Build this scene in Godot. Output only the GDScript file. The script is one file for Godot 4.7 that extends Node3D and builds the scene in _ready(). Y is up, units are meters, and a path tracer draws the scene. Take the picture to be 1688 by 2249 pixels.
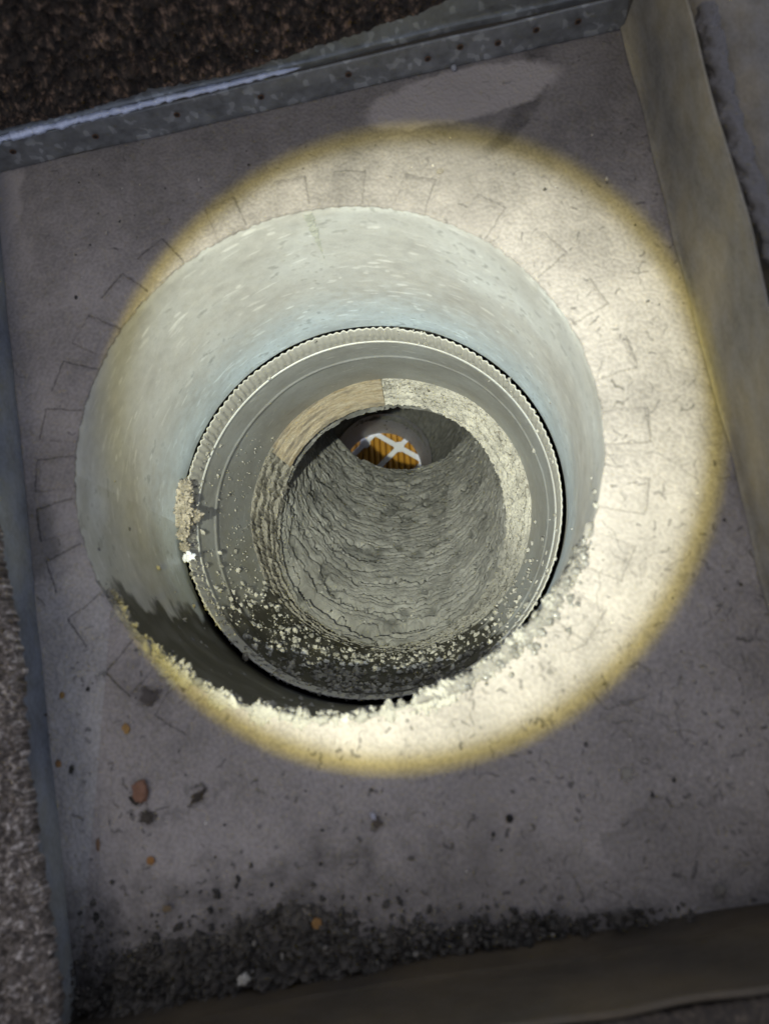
extends Node3D
# A square sheet-metal roof box seen from above, a round duct going down through it,
# lit by a hand torch and by the open sky.

const TL := Vector2(-0.2287, -0.1951)
const TR := Vector2(0.1788, -0.2575)
const BR := Vector2(0.2414, 0.2224)
const BL := Vector2(-0.1203, 0.2906)

var rng := RandomNumberGenerator.new()
var taken := {}

# ------------------------------------------------------------------ helpers
func numbered(called: String) -> String:
	var n: int = taken.get(called, 0)
	taken[called] = n + 1
	return called if n == 0 else "%s_%03d" % [called, n]

func thing(called: String, label: String, category: String, at := Vector3.ZERO, group := "") -> Node3D:
	var o := Node3D.new()
	o.name = numbered(called)
	add_child(o, true)
	o.position = at
	tag(o, label, category, group)
	return o

func tag(o: Node, label: String, category: String, group := "") -> void:
	o.set_meta("label", label)
	o.set_meta("category", category)
	if group != "":
		o.set_meta("group", group)

func part(called: String, m: Mesh, mat: Material, parent: Node = null) -> MeshInstance3D:
	var o := MeshInstance3D.new()
	var p: Node = parent if parent else self
	var nm := called
	if p == self:
		nm = numbered(called)
	else:
		var n: int = p.get_meta("n_" + called) if p.has_meta("n_" + called) else 0
		p.set_meta("n_" + called, n + 1)
		if n > 0:
			nm = "%s_%03d" % [called, n]
	o.name = nm
	o.mesh = m
	o.material_override = mat
	if mat and m is ArrayMesh:
		for i in m.get_surface_count():
			m.surface_set_material(i, mat)
		o.material_override = null
	p.add_child(o, true)
	return o

func noise(seed_: int, freq: float, octaves := 3, type := FastNoiseLite.TYPE_SIMPLEX_SMOOTH) -> FastNoiseLite:
	var n := FastNoiseLite.new()
	n.seed = seed_
	n.noise_type = type
	n.frequency = freq
	n.fractal_octaves = octaves
	if octaves <= 1:
		n.fractal_type = FastNoiseLite.FRACTAL_NONE
	return n

func cells(seed_: int, freq: float, ret := FastNoiseLite.RETURN_CELL_VALUE) -> FastNoiseLite:
	var n := FastNoiseLite.new()
	n.seed = seed_
	n.noise_type = FastNoiseLite.TYPE_CELLULAR
	n.cellular_return_type = ret
	n.frequency = freq
	n.fractal_type = FastNoiseLite.FRACTAL_NONE
	return n

# a seamless picture of a noise, as bytes
func bytes(n: FastNoiseLite, w: int, h: int) -> PackedByteArray:
	var im := n.get_seamless_image(w, h)
	im.convert(Image.FORMAT_L8)
	return im.get_data()

# f(u, v) -> Vector3 on a (nu+1) x (nv+1) grid; col(u, v, p) -> Color (linear)
func grid(nu: int, nv: int, f: Callable, uvscale := Vector2.ONE, col = null, flip := false, uvf = null) -> ArrayMesh:
	var w := nu + 1
	var P := PackedVector3Array()
	var N := PackedVector3Array()
	var UV := PackedVector2Array()
	var C := PackedColorArray()
	P.resize(w * (nv + 1))
	N.resize(w * (nv + 1))
	UV.resize(w * (nv + 1))
	var has: bool = col != null
	var hasuv: bool = uvf != null
	if has:
		C.resize(w * (nv + 1))
	for j in nv + 1:
		var v := float(j) / nv
		for i in w:
			var u := float(i) / nu
			var k := j * w + i
			var p: Vector3 = f.call(u, v)
			P[k] = p
			UV[k] = uvf.call(u, v, p) if hasuv else Vector2(u, v) * uvscale
			if has:
				C[k] = col.call(u, v, p)
	var I := PackedInt32Array()
	I.resize(nu * nv * 6)
	var t := 0
	for j in nv:
		for i in nu:
			var a := j * w + i
			var b := a + 1
			var c := a + w
			var d := c + 1
			var n1 := (P[d] - P[a]).cross(P[c] - P[b])
			if flip:
				I[t] = a; I[t + 1] = c; I[t + 2] = b; I[t + 3] = b; I[t + 4] = c; I[t + 5] = d
			else:
				n1 = -n1
				I[t] = a; I[t + 1] = b; I[t + 2] = c; I[t + 3] = b; I[t + 4] = d; I[t + 5] = c
			t += 6
			N[a] += n1
			N[b] += n1
			N[c] += n1
			N[d] += n1
	# join a closed seam
	for j in nv + 1:
		var a := j * w
		var b := a + nu
		if P[a].is_equal_approx(P[b]):
			N[a] += N[b]
			N[b] = N[a]
	for k in N.size():
		N[k] = N[k].normalized()
	var arr := []
	arr.resize(Mesh.ARRAY_MAX)
	arr[Mesh.ARRAY_VERTEX] = P
	arr[Mesh.ARRAY_NORMAL] = N
	arr[Mesh.ARRAY_TEX_UV] = UV
	arr[Mesh.ARRAY_INDEX] = I
	if has:
		arr[Mesh.ARRAY_COLOR] = C
	var m := ArrayMesh.new()
	m.add_surface_from_arrays(Mesh.PRIMITIVE_TRIANGLES, arr)
	return m

# a bent sheet swept along the line a-b; profile points are (outwards, height), rounded by the caller
func sheet(a: Vector2, b: Vector2, profile: PackedVector2Array, wob := 0.0006, seed_ := 1, nu := 160) -> ArrayMesh:
	var dir := (b - a).normalized()
	var out := Vector2(dir.y, -dir.x)      # to the left of a->b seen from above is the outside when going clockwise
	var L := (b - a).length()
	var n := noise(seed_, 9.0, 2)
	var len := PackedFloat32Array([0.0])
	for i in range(1, profile.size()):
		len.append(len[i - 1] + profile[i].distance_to(profile[i - 1]))
	var total := len[len.size() - 1]
	return grid(nu, profile.size() - 1, func(u: float, v: float) -> Vector3:
		var k := int(round(v * (profile.size() - 1)))
		var q := profile[k]
		var s := a + dir * (u * L) + out * (q.x + wob * n.get_noise_2d(u * L, q.y * 3.0))
		return Vector3(s.x, q.y + 0.5 * wob * n.get_noise_2d(u * L + 5.0, 3.0), s.y),
		Vector2.ONE, null, false, func(u: float, v: float, _p: Vector3) -> Vector2:
			return Vector2(u * L, len[int(round(v * (profile.size() - 1)))]))

func box(size: Vector3, bevel: float) -> ArrayMesh:
	# a box with chamfered edges
	var st := SurfaceTool.new()
	st.begin(Mesh.PRIMITIVE_TRIANGLES)
	st.set_smooth_group(-1)
	var h := size / 2.0
	var pts := []
	for ax in 3:
		for s in [-1.0, 1.0]:
			var quad := []
			for c in [[-1, -1], [1, -1], [1, 1], [-1, 1]]:
				var p := Vector3.ZERO
				p[ax] = s * h[ax]
				p[(ax + 1) % 3] = c[0] * (h[(ax + 1) % 3] - bevel)
				p[(ax + 2) % 3] = c[1] * (h[(ax + 2) % 3] - bevel)
				quad.append(p)
			pts.append_array(quad)
			var o := [0, 2, 1, 0, 3, 2] if s > 0 else [0, 1, 2, 0, 2, 3]
			for k in o:
				st.add_vertex(quad[k])
	var hull := []
	for ax in 3:           # edges
		for s1 in [-1.0, 1.0]:
			for s2 in [-1.0, 1.0]:
				var b := (ax + 1) % 3
				var c := (ax + 2) % 3
				var q := []
				for e in [[-1.0, 0], [1.0, 0], [1.0, 1], [-1.0, 1]]:
					var p := Vector3.ZERO
					p[ax] = e[0] * (h[ax] - bevel)
					p[b] = s1 * (h[b] - (bevel if e[1] == 1 else 0.0))
					p[c] = s2 * (h[c] - (bevel if e[1] == 0 else 0.0))
					q.append(p)
				var o := [0, 1, 2, 0, 2, 3] if s1 * s2 < 0 else [0, 2, 1, 0, 3, 2]
				for k in o:
					st.add_vertex(q[k])
	for s1 in [-1.0, 1.0]:
		for s2 in [-1.0, 1.0]:
			for s3 in [-1.0, 1.0]:
				var a := Vector3(s1 * h.x, s2 * (h.y - bevel), s3 * (h.z - bevel))
				var b := Vector3(s1 * (h.x - bevel), s2 * h.y, s3 * (h.z - bevel))
				var c := Vector3(s1 * (h.x - bevel), s2 * (h.y - bevel), s3 * h.z)
				for p in ([a, c, b] if s1 * s2 * s3 > 0 else [a, b, c]):
					st.add_vertex(p)
	st.generate_normals()
	return st.commit()

# an irregular lump: a sphere pushed about by noise
func lump(seed_: int, seg := 10, rough := 0.45, flat := 1.0, freq := 1.3) -> ArrayMesh:
	var n := noise(seed_, freq, 3)
	return grid(seg, seg / 2 + 1, func(u: float, v: float) -> Vector3:
		var a := fmod(u, 1.0) * TAU
		var b := v * PI
		var d := Vector3(sin(b) * cos(a), cos(b), sin(b) * sin(a))
		var r := 1.0 + rough * n.get_noise_3dv(d * 1.2) * 1.8
		return Vector3(d.x * r, d.y * r * flat, d.z * r), Vector2.ONE, null, true)

func mat(color: Color, rough := 0.8, metal := 0.0) -> StandardMaterial3D:
	var m := StandardMaterial3D.new()
	m.albedo_color = color.linear_to_srgb()
	m.roughness = rough
	m.metallic = metal
	return m

func image_tex(data: PackedByteArray, w: int, h: int, fmt := Image.FORMAT_RGB8) -> ImageTexture:
	return ImageTexture.create_from_image(Image.create_from_data(w, h, false, fmt, data))

func s8(lin: float) -> int:
	return int(clampf(pow(maxf(lin, 0.0), 1.0 / 2.2), 0.0, 1.0) * 255.0)

func bump(m: StandardMaterial3D, t: Texture2D, mm: float) -> void:
	m.heightmap_enabled = true
	m.heightmap_texture = t
	m.heightmap_scale = mm * 0.1

func scatter(called: String, mesh_: Mesh, where: Array, colors: PackedColorArray, m: StandardMaterial3D, parent: Node = null) -> MultiMeshInstance3D:
	var mm := MultiMesh.new()
	mm.transform_format = MultiMesh.TRANSFORM_3D
	mm.use_colors = true
	mm.mesh = mesh_
	mm.instance_count = where.size()
	for i in where.size():
		mm.set_instance_transform(i, where[i])
		mm.set_instance_color(i, colors[i])
	var o := MultiMeshInstance3D.new()
	o.name = called if parent else numbered(called)
	o.multimesh = mm
	m.vertex_color_use_as_albedo = true
	o.material_override = m
	o.set_meta("kind", "stuff")
	(parent if parent else self).add_child(o, true)
	return o

func turned(at: Vector3, s: Vector3) -> Transform3D:
	var b := Basis.from_euler(Vector3(rng.randf() * TAU, rng.randf() * TAU, rng.randf() * TAU))
	return Transform3D(b.scaled_local(s), at)

func xz(p: Vector2, y: float) -> Vector3:
	return Vector3(p.x, y, p.y)

# ------------------------------------------------------------------ scene
func _ready() -> void:
	rng.seed = 7
	camera_and_light()
	make_materials()
	box_floor()
	box_walls()
	roof()
	collar()
	pipe()
	lining()
	outlet()
	dirt()
	finds()

func camera_and_light() -> void:
	var cam := Camera3D.new()
	cam.name = "camera"
	cam.fov = 70.2
	cam.near = 0.02
	cam.far = 60.0
	var right := Vector3(0.99192, -0.12688, 0.0)
	var down := Vector3(-0.02844, -0.22234, 0.97455)
	var fwd := Vector3(-0.12365, -0.96668, -0.22415)
	cam.transform = Transform3D(Basis(right, -down, -fwd).orthonormalized(), Vector3(0.0809, 0.3817, 0.1296))
	add_child(cam)
	var at := CameraAttributesPhysical.new()
	at.frustum_focal_length = 17.07
	at.frustum_focus_distance = 0.72
	at.frustum_near = 0.02
	at.frustum_far = 60.0
	at.exposure_aperture = 5.2
	cam.attributes = at
	cam.current = true

	var env := Environment.new()
	env.background_mode = Environment.BG_SKY
	var sky := Sky.new()
	var ps := ProceduralSkyMaterial.new()
	ps.sky_top_color = Color(0.88, 0.905, 0.985)
	ps.sky_horizon_color = Color(0.80, 0.84, 0.93)
	ps.ground_bottom_color = Color(0.2, 0.19, 0.18)
	ps.ground_horizon_color = Color(0.5, 0.5, 0.5)
	sky.sky_material = ps
	env.sky = sky
	env.background_energy_multiplier = SKY
	env.tonemap_mode = Environment.TONE_MAPPER_LINEAR
	env.tonemap_exposure = 1.0
	env.sdfgi_enabled = true
	env.ssao_enabled = true
	env.ssil_enabled = true
	var we := WorldEnvironment.new()
	we.name = "surroundings"
	we.environment = env
	add_child(we)

	var sun := DirectionalLight3D.new()
	sun.name = "veiled_sun"
	sun.light_energy = 0.15
	sun.light_angular_distance = 25.0
	sun.light_color = Color(1.0, 0.97, 0.93)
	sun.shadow_enabled = true
	add_child(sun)
	sun.look_at_from_position(Vector3(-0.8, 2.0, 0.5), Vector3.ZERO)

	# the hand torch beside the camera: a small bright source behind a round bezel
	var lens := Vector3(0.0, 0.58, 0.21)
	var aim := Vector3(AIMX, 0.0, AIMZ)
	var core := SpotLight3D.new()
	core.name = "torch_beam"
	core.light_color = Color(0.93, 0.975, 0.985)
	core.light_energy = 1.27 * TORCH
	core.spot_angle = CONE - 0.05
	core.spot_angle_attenuation = 0.12
	core.spot_range = 4.0
	core.spot_attenuation = 2.0
	core.light_size = 0.01
	core.shadow_enabled = true
	add_child(core)
	core.look_at_from_position(lens, aim, Vector3(0, 0, -1))
	var halo := AreaLight3D.new()      # the yellowish fringe of the same source, cut off by the bezel
	halo.name = "torch_fringe"
	halo.light_color = Color(1.0, 0.92, 0.18)
	halo.light_energy = 0.38 * TORCH
	halo.area_size = Vector2(0.0022, 0.0022)
	halo.area_range = 4.0
	halo.shadow_enabled = true
	add_child(halo)
	halo.look_at_from_position(lens, aim, Vector3(0, 0, -1))
	torch(lens, aim)

func torch(lens: Vector3, aim: Vector3) -> void:
	var t := thing("hand_torch", "black hand torch held above the near side of the box, shining down the duct", "torch", lens)
	t.look_at_from_position(lens, aim, Vector3(0, 0, -1))
	var m := mat(Color(0.02, 0.02, 0.021), 0.45)
	# turned about its own -z: bezel in front, head, handle behind, hollow in front of the source
	var prof := [Vector2(0.0, 0.004), Vector2(0.012, 0.004), Vector2(0.0172, -0.055), Vector2(0.0336, -0.1195), Vector2(0.0333, -0.12), Vector2(0.0375, -0.1205), Vector2(0.038, -0.118), Vector2(0.037, -0.10), Vector2(0.024, -0.05), Vector2(0.019, -0.04), Vector2(0.0185, 0.0), Vector2(0.0155, 0.012), Vector2(0.0150, 0.10), Vector2(0.0125, 0.104), Vector2(0.0, 0.104)]
	prof[3].x = 0.12 * tan(deg_to_rad(CONE)) + 0.001
	prof[4].x = 0.12 * tan(deg_to_rad(CONE))
	part("torch_body", grid(64, prof.size() - 1, func(u: float, v: float) -> Vector3:
		var a := fmod(u, 1.0) * TAU
		var q: Vector2 = prof[int(round(v * (prof.size() - 1)))]
		return Vector3(cos(a) * q.x, sin(a) * q.x, q.y)), m, t)
	var led := CylinderMesh.new()
	led.top_radius = 0.003
	led.bottom_radius = 0.003
	led.height = 0.001
	var e := mat(Color(0.8, 0.75, 0.6), 0.5)
	e.emission_enabled = true
	e.emission = Color(1.0, 0.95, 0.8)
	e.emission_energy_multiplier = 2.0
	var lo := part("led", led, e, t)
	lo.position = Vector3(0, 0, 0.0028)
	lo.rotation.x = PI / 2

const CONE := 15.95
const AIMX := 0.0321
const AIMZ := 0.0055
const SKY := 0.60
const TORCH := 1.0

var M := {}
var floor_alb: ImageTexture

func make_materials() -> void:
	# galvanised sheet: spangle patches
	var S := 512
	var c1 := bytes(cells(3, 0.075), S, S)
	var c2 := bytes(cells(9, 0.11), S, S)
	var n1 := bytes(noise(5, 0.012, 4), S, S)
	var n2 := bytes(noise(6, 0.12, 2), S, S)
	var d := PackedByteArray()
	d.resize(S * S * 3)
	var r := PackedByteArray()
	r.resize(S * S)
	for k in S * S:
		var a := c1[k] / 255.0
		var b := c2[k] / 255.0
		var g := n1[k] / 255.0
		var x := 0.20 + 0.05 * a + 0.03 * b + 0.10 * (g - 0.5) + 0.03 * (n2[k] / 255.0 - 0.5)
		if a > 0.8 and g > 0.45:
			x += 0.17 * g
		d[k * 3] = s8(x * 0.97)
		d[k * 3 + 1] = s8(x)
		d[k * 3 + 2] = s8(x * 1.02)
		r[k] = int(255.0 * clampf(0.42 + 0.2 * b + 0.25 * (g - 0.5), 0.0, 1.0))
	var galv := StandardMaterial3D.new()
	galv.albedo_texture = image_tex(d, S, S)
	galv.roughness_texture = image_tex(r, S, S, Image.FORMAT_L8)
	galv.metallic = 0.55
	galv.uv1_scale = Vector3(7, 7, 7)
	galv.resource_name = "galvanised spangle"
	M.galv = galv

	# dull stained sheet of the right and near walls
	for w in [["stained", Color(0.25, 0.237, 0.208), 21], ["brown", Color(0.062, 0.050, 0.036), 31], ["bluegrey", Color(0.22, 0.245, 0.29), 41], ["outer", Color(0.17, 0.16, 0.15), 51]]:  # brown: near wall tone darkened to hold the shade over it
		var a1 := bytes(noise(w[2], 0.010, 5), S, S)
		var a2 := bytes(noise(w[2] + 1, 0.05, 4), S, S)
		var a3 := bytes(noise(w[2] + 2, 0.25, 2), S, S)
		var dd := PackedByteArray()
		dd.resize(S * S * 3)
		var col: Color = w[1]
		for k in S * S:
			var a := a1[k] / 255.0 - 0.5
			var b := a2[k] / 255.0 - 0.5
			var e := a3[k] / 255.0 - 0.5
			var x := 1.0 + 0.7 * a + 0.35 * b + 0.35 * e
			var warm := clampf(0.5 + 1.6 * a - b, 0.0, 1.0) * 0.18
			if b > 0.28 and e > 0.2:
				x *= 0.6
			dd[k * 3] = s8(col.r * x * (1.0 + warm * 0.4))
			dd[k * 3 + 1] = s8(col.g * x)
			dd[k * 3 + 2] = s8(col.b * x * (1.0 - warm))
		var m := StandardMaterial3D.new()
		m.albedo_texture = image_tex(dd, S, S)
		m.roughness = 0.6
		m.metallic = 0.25 if w[0] == "bluegrey" else 0.1
		m.uv1_scale = Vector3(2.0, 3.6, 3.0)
		bump(m, image_tex(a3, S, S, Image.FORMAT_L8), 0.12)
		M[w[0]] = m
	# one fine grain for rough things
	M.grain = image_tex(bytes(noise(77, 0.09, 4), S, S), S, S, Image.FORMAT_L8)

# --- the floor of the box ------------------------------------------------
const FX := Vector2(-0.26, -0.29)     # texture origin, metres
const FS := 0.62                      # texture side, metres
const FN := 1280

func soft(d: float, w: float) -> float:
	return clampf(0.5 - d / w, 0.0, 1.0)

func floor_uv(x: float, z: float) -> Vector2:
	return (Vector2(x, z) - FX) / FS

const TABS := [-131.2, -114.2, -99.0, -86.6, -71.9, -56.6, -41.3, -28.4, -15.0, -0.9, 12.2, 24.5, 36.5, 118.0, 130.5, 143.0, 155.2, 165.6, 175.6, -173.9, -163.6, -153.0, -142.0]

func box_floor() -> void:
	var R := RandomNumberGenerator.new()
	R.seed = 4
	var nb := bytes(noise(11, 0.006, 5), FN, FN)
	var nm := bytes(noise(12, 0.03, 4), FN, FN)
	var nf := bytes(noise(13, 0.16, 3), FN, FN)
	var H := PackedByteArray()      # dust relief
	H.resize(FN * FN)
	var D := PackedFloat32Array()   # dark flecks and cracks
	D.resize(FN * FN)
	# strokes: cracks, fibres and flecks of dirt
	var stroke := func(p: Vector2, len: float, wid: float, bend: float, dark: float) -> void:
		var ang := R.randf() * TAU
		var q := (p - FX) / FS * FN
		var steps := int(len / FS * FN / 0.7) + 1
		var rad := wid / FS * FN
		for k in steps:
			ang += R.randfn(0.0, bend)
			q += Vector2(cos(ang), sin(ang)) * 0.7
			var rr := rad * (0.5 + 0.7 * R.randf())
			for dy in range(-int(rr + 1), int(rr + 2)):
				for dx in range(-int(rr + 1), int(rr + 2)):
					var X := int(q.x) + dx
					var Y := int(q.y) + dy
					if X >= 0 and Y >= 0 and X < FN and Y < FN:
						var f := dark * clampf(rr + 0.5 - Vector2(dx, dy).length(), 0.0, 1.0)
						if f > D[Y * FN + X]:
							D[Y * FN + X] = f
	var segment := func(a: Vector2, b: Vector2, wid: float, dark: float) -> void:
		var qa := (a - FX) / FS * FN
		var qb := (b - FX) / FS * FN
		var steps := int(qa.distance_to(qb) / 0.6) + 1
		var wob := Vector2.ZERO
		for k in steps + 1:
			wob = wob * 0.95 + Vector2(R.randfn(0, 0.22), R.randfn(0, 0.22))
			var q := qa.lerp(qb, float(k) / steps) + wob
			if R.randf() < 0.05:
				continue
			var rr := wid / FS * FN * (0.6 + 0.8 * R.randf())
			for dy in range(-2, 3):
				for dx in range(-2, 3):
					var X := int(q.x) + dx
					var Y := int(q.y) + dy
					if X >= 0 and Y >= 0 and X < FN and Y < FN:
						var f := dark * clampf(rr + 0.5 - Vector2(dx, dy).length(), 0.0, 1.0)
						D[Y * FN + X] = maxf(D[Y * FN + X], f)
	for k in 3600:
		var p := Vector2(R.randf_range(-0.24, 0.26), R.randf_range(-0.25, 0.29))
		var right := smoothstep(-0.02, 0.2, p.x + 0.35 * p.y)
		if R.randf() > 0.12 + 0.88 * right:
			continue
		stroke.call(p, absf(R.randfn(0.0, 0.004)) + 0.0006, R.randf_range(0.0001, 0.00045) * (1.8 if R.randf() < 0.1 else 1.0), 0.2, R.randf_range(0.15, 0.9))
	for k in 300:
		var p := Vector2(R.randf_range(-0.16, 0.24), R.randf_range(0.12, 0.28))
		stroke.call(p, absf(R.randfn(0.0, 0.003)) + 0.0005, R.randf_range(0.0003, 0.0009), 0.5, R.randf_range(0.4, 0.9))
	for k in 26:        # long cracks in the dust
		var p := Vector2(R.randf_range(0.13, 0.22), R.randf_range(-0.02, 0.18))
		stroke.call(p, R.randf_range(0.012, 0.035), 0.00025, 0.16, R.randf_range(0.4, 0.7))
	# dirt lines in the gaps round the tabs
	for t in TABS.size():
		var a := deg_to_rad(TABS[t])
		var er := Vector2(cos(a), sin(a))
		var et := Vector2(-er.y, er.x)
		var o := er * 0.1735
		var faint := 0.95 if absf(TABS[t]) > 120.0 else 0.62
		segment.call(o - et * 0.0098, o + et * 0.0098, 0.00032, faint)
		segment.call(o + et * 0.0098, er * 0.151 + et * 0.0098, 0.00028, faint * 0.9)
		if R.randf() < 0.4:
			segment.call(o - et * 0.0098, er * (0.153 + 0.008 * R.randf()) - et * 0.0098, 0.0002, faint * 0.55)
	var A := PackedByteArray()
	A.resize(FN * FN * 3)
	for j in FN:
		var z := FX.y + FS * (j + 0.5) / FN
		for i in FN:
			var x := FX.x + FS * (i + 0.5) / FN
			var k := j * FN + i
			var b := nb[k] / 255.0 - 0.5
			var m := nm[k] / 255.0 - 0.5
			var f := nf[k] / 255.0 - 0.5
			var v := 0.258 + 0.13 * b + 0.06 * m + 0.12 * f
			var warm := 1.0
			var wx := x + 0.016 * b + 0.012 * m
			var wz := z + 0.02 * m - 0.012 * b
			if z < -0.09:
				# damp dust along the far wall, with a dried patch and a run down from it
				var damp := soft(wz + 0.155 + 0.06 * absf(wx - 0.02), 0.08) * 0.85
				v *= 1.0 - 0.34 * damp
				var px := x + 0.35 * (wx - x)
				var pz := z + 0.28 * (wz - z)
				var e := Vector2((px - 0.080) / 0.060, (pz + 0.221 + 0.15 * (px - 0.080)) / 0.0185).length() - 1.0
				var dry := soft(e * 0.02, 0.003)
				v = lerpf(v, 0.33 + 0.06 * b, dry)
				# run: curved dark stain
				var cx := 0.126 - 0.9 * (z + 0.235) * (z + 0.235) * 8.0 - 0.17 * maxf(0.0, z + 0.225)
				var run := soft(absf(px - cx) - 0.007 - 0.02 * maxf(0.0, -0.212 - z), 0.004) * (1.0 - dry) * soft(z + 0.177 + absf(px - cx) * 0.8, 0.006)
				v *= 1.0 - 0.33 * run
			if x < -0.12:
				# pale cleaned edge at the far left
				var e2 := soft(wx + 0.205 + 0.1 * absf(wz + 0.17), 0.004) * soft(-wz - 0.195, 0.01) 
				v = lerpf(v, 0.36, e2 * 0.7)
				var le := soft(wx + 0.128 - 0.15 * z, 0.02) * smoothstep(0.0, 0.12, z)
				v *= 1.0 + 0.22 * le  # lower left strip painted paler and bluer, as lit by the sky
				warm -= 0.05 * le
				var wet := soft(Vector2((wx + 0.175) / 0.016, (wz - 0.055) / 0.03).length() - 1.0, 0.4)
				v *= 1.0 - 0.35 * wet
			if z > 0.1:
				# stains near the front: dried puddle rings and grime, with shade of the front wall painted in
				var q := Vector2((wx - 0.176) / 0.040, (wz - 0.207) / 0.021).length()
				var ring := soft(absf(q - 1.0) - 0.04, 0.09)
				v *= 1.0 + 0.28 * ring * clampf(0.5 + 3.0 * b, 0.0, 1.0)
				v *= 1.0 - 0.14 * soft(q - 0.95, 0.1)
				var q2 := Vector2((wx - 0.205) / 0.03, (wz - 0.186) / 0.016).length()
				v *= 1.0 + 0.22 * soft(absf(q2 - 1.0) - 0.03, 0.1)
				v *= 1.0 - 0.35 * soft(Vector2((wx - 0.228) / 0.016, (wz - 0.192) / 0.02).length() - 1.0, 0.5)
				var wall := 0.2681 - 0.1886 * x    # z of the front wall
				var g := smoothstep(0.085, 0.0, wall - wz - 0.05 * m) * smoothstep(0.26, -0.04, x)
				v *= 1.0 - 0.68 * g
				v *= 1.0 - 0.45 * smoothstep(0.018, 0.0, wall - wz)  # corner shade painted along the wall foot
				v *= 1.0 - 0.3 * soft(Vector2((wx + 0.094) / 0.017, (wz - 0.138) / 0.017).length() - 1.0, 0.7) * clampf(0.6 + 3.0 * m, 0.0, 1.0)
				v *= 1.0 - 0.35 * soft(Vector2((wx + 0.066) / 0.02, (wz - 0.191 + 0.5 * (wx + 0.066)) / 0.006).length() - 1.0, 0.7) * clampf(0.6 + 4.0 * m, 0.0, 1.0)
			var dk := D[k]
			v *= 1.0 - 0.72 * dk
			# chalky specks
			if f > 0.40 and m > 0.1 and x + z > 0.2:
				v *= 1.5
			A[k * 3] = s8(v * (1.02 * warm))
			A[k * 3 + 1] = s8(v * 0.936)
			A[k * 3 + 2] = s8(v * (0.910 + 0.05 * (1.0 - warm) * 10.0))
			H[k] = int(clampf(0.5 + 0.3 * m + 0.55 * f - 0.35 * dk, 0.0, 1.0) * 255.0)
	floor_alb = image_tex(A, FN, FN)
	var fm := StandardMaterial3D.new()
	fm.resource_name = "dusty sheet"
	fm.albedo_texture = floor_alb
	fm.roughness = 0.85
	fm.metallic_specular = 0.3
	bump(fm, image_tex(H, FN, FN, Image.FORMAT_L8), 1.1)
	M.floor = fm

	var bx := thing("sheet_metal_box", "dusty galvanised sheet metal box floor and walls round the round duct opening", "metal box")
	M.box = bx
	var rel := noise(14, 28.0, 4)
	var fine := noise(15, 160.0, 3)
	var edge := noise(16, 2.2, 4)
	var quad := [TL, TR, BR, BL]
	var mesh_ := grid(900, 110, func(u: float, v: float) -> Vector3:
		var a := fmod(u, 1.0) * TAU
		var dr := Vector2(cos(a), sin(a))
		var far := 1.0
		for e in 4:
			var p: Vector2 = quad[e]
			var w: Vector2 = quad[(e + 1) % 4]
			var den := dr.cross(w - p)
			if absf(den) > 1e-6:
				var t := p.cross(w - p) / den
				var s := p.cross(dr) / den
				if t > 0.0 and s > -1e-4 and s < 1.0001:
					far = minf(far, t)
		var r0 := 0.1502 + 0.0012 * edge.get_noise_2d(dr.x * 9.0, dr.y * 9.0)
		var r := lerpf(r0, far, pow(v, 1.25))
		var y := 0.0
		var q := dr * r
		if v > 0.0:
			var away := smoothstep(0.176, 0.2, r)
			var rough := lerpf(0.25, 1.0, smoothstep(-0.05, 0.2, q.x * 0.6 + q.y))
			y = (0.00022 + 0.0009 * away * rough) * rel.get_noise_2d(q.x, q.y) + (0.00015 + 0.0004 * away * rough) * fine.get_noise_2d(q.x, q.y)
		else:
			y = -0.0016
		return Vector3(q.x, y, q.y), Vector2.ONE, null, false, func(_u: float, _v: float, p: Vector3) -> Vector2:
			return floor_uv(p.x, p.z))
	part("floor_panel", mesh_, fm, bx)

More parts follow.
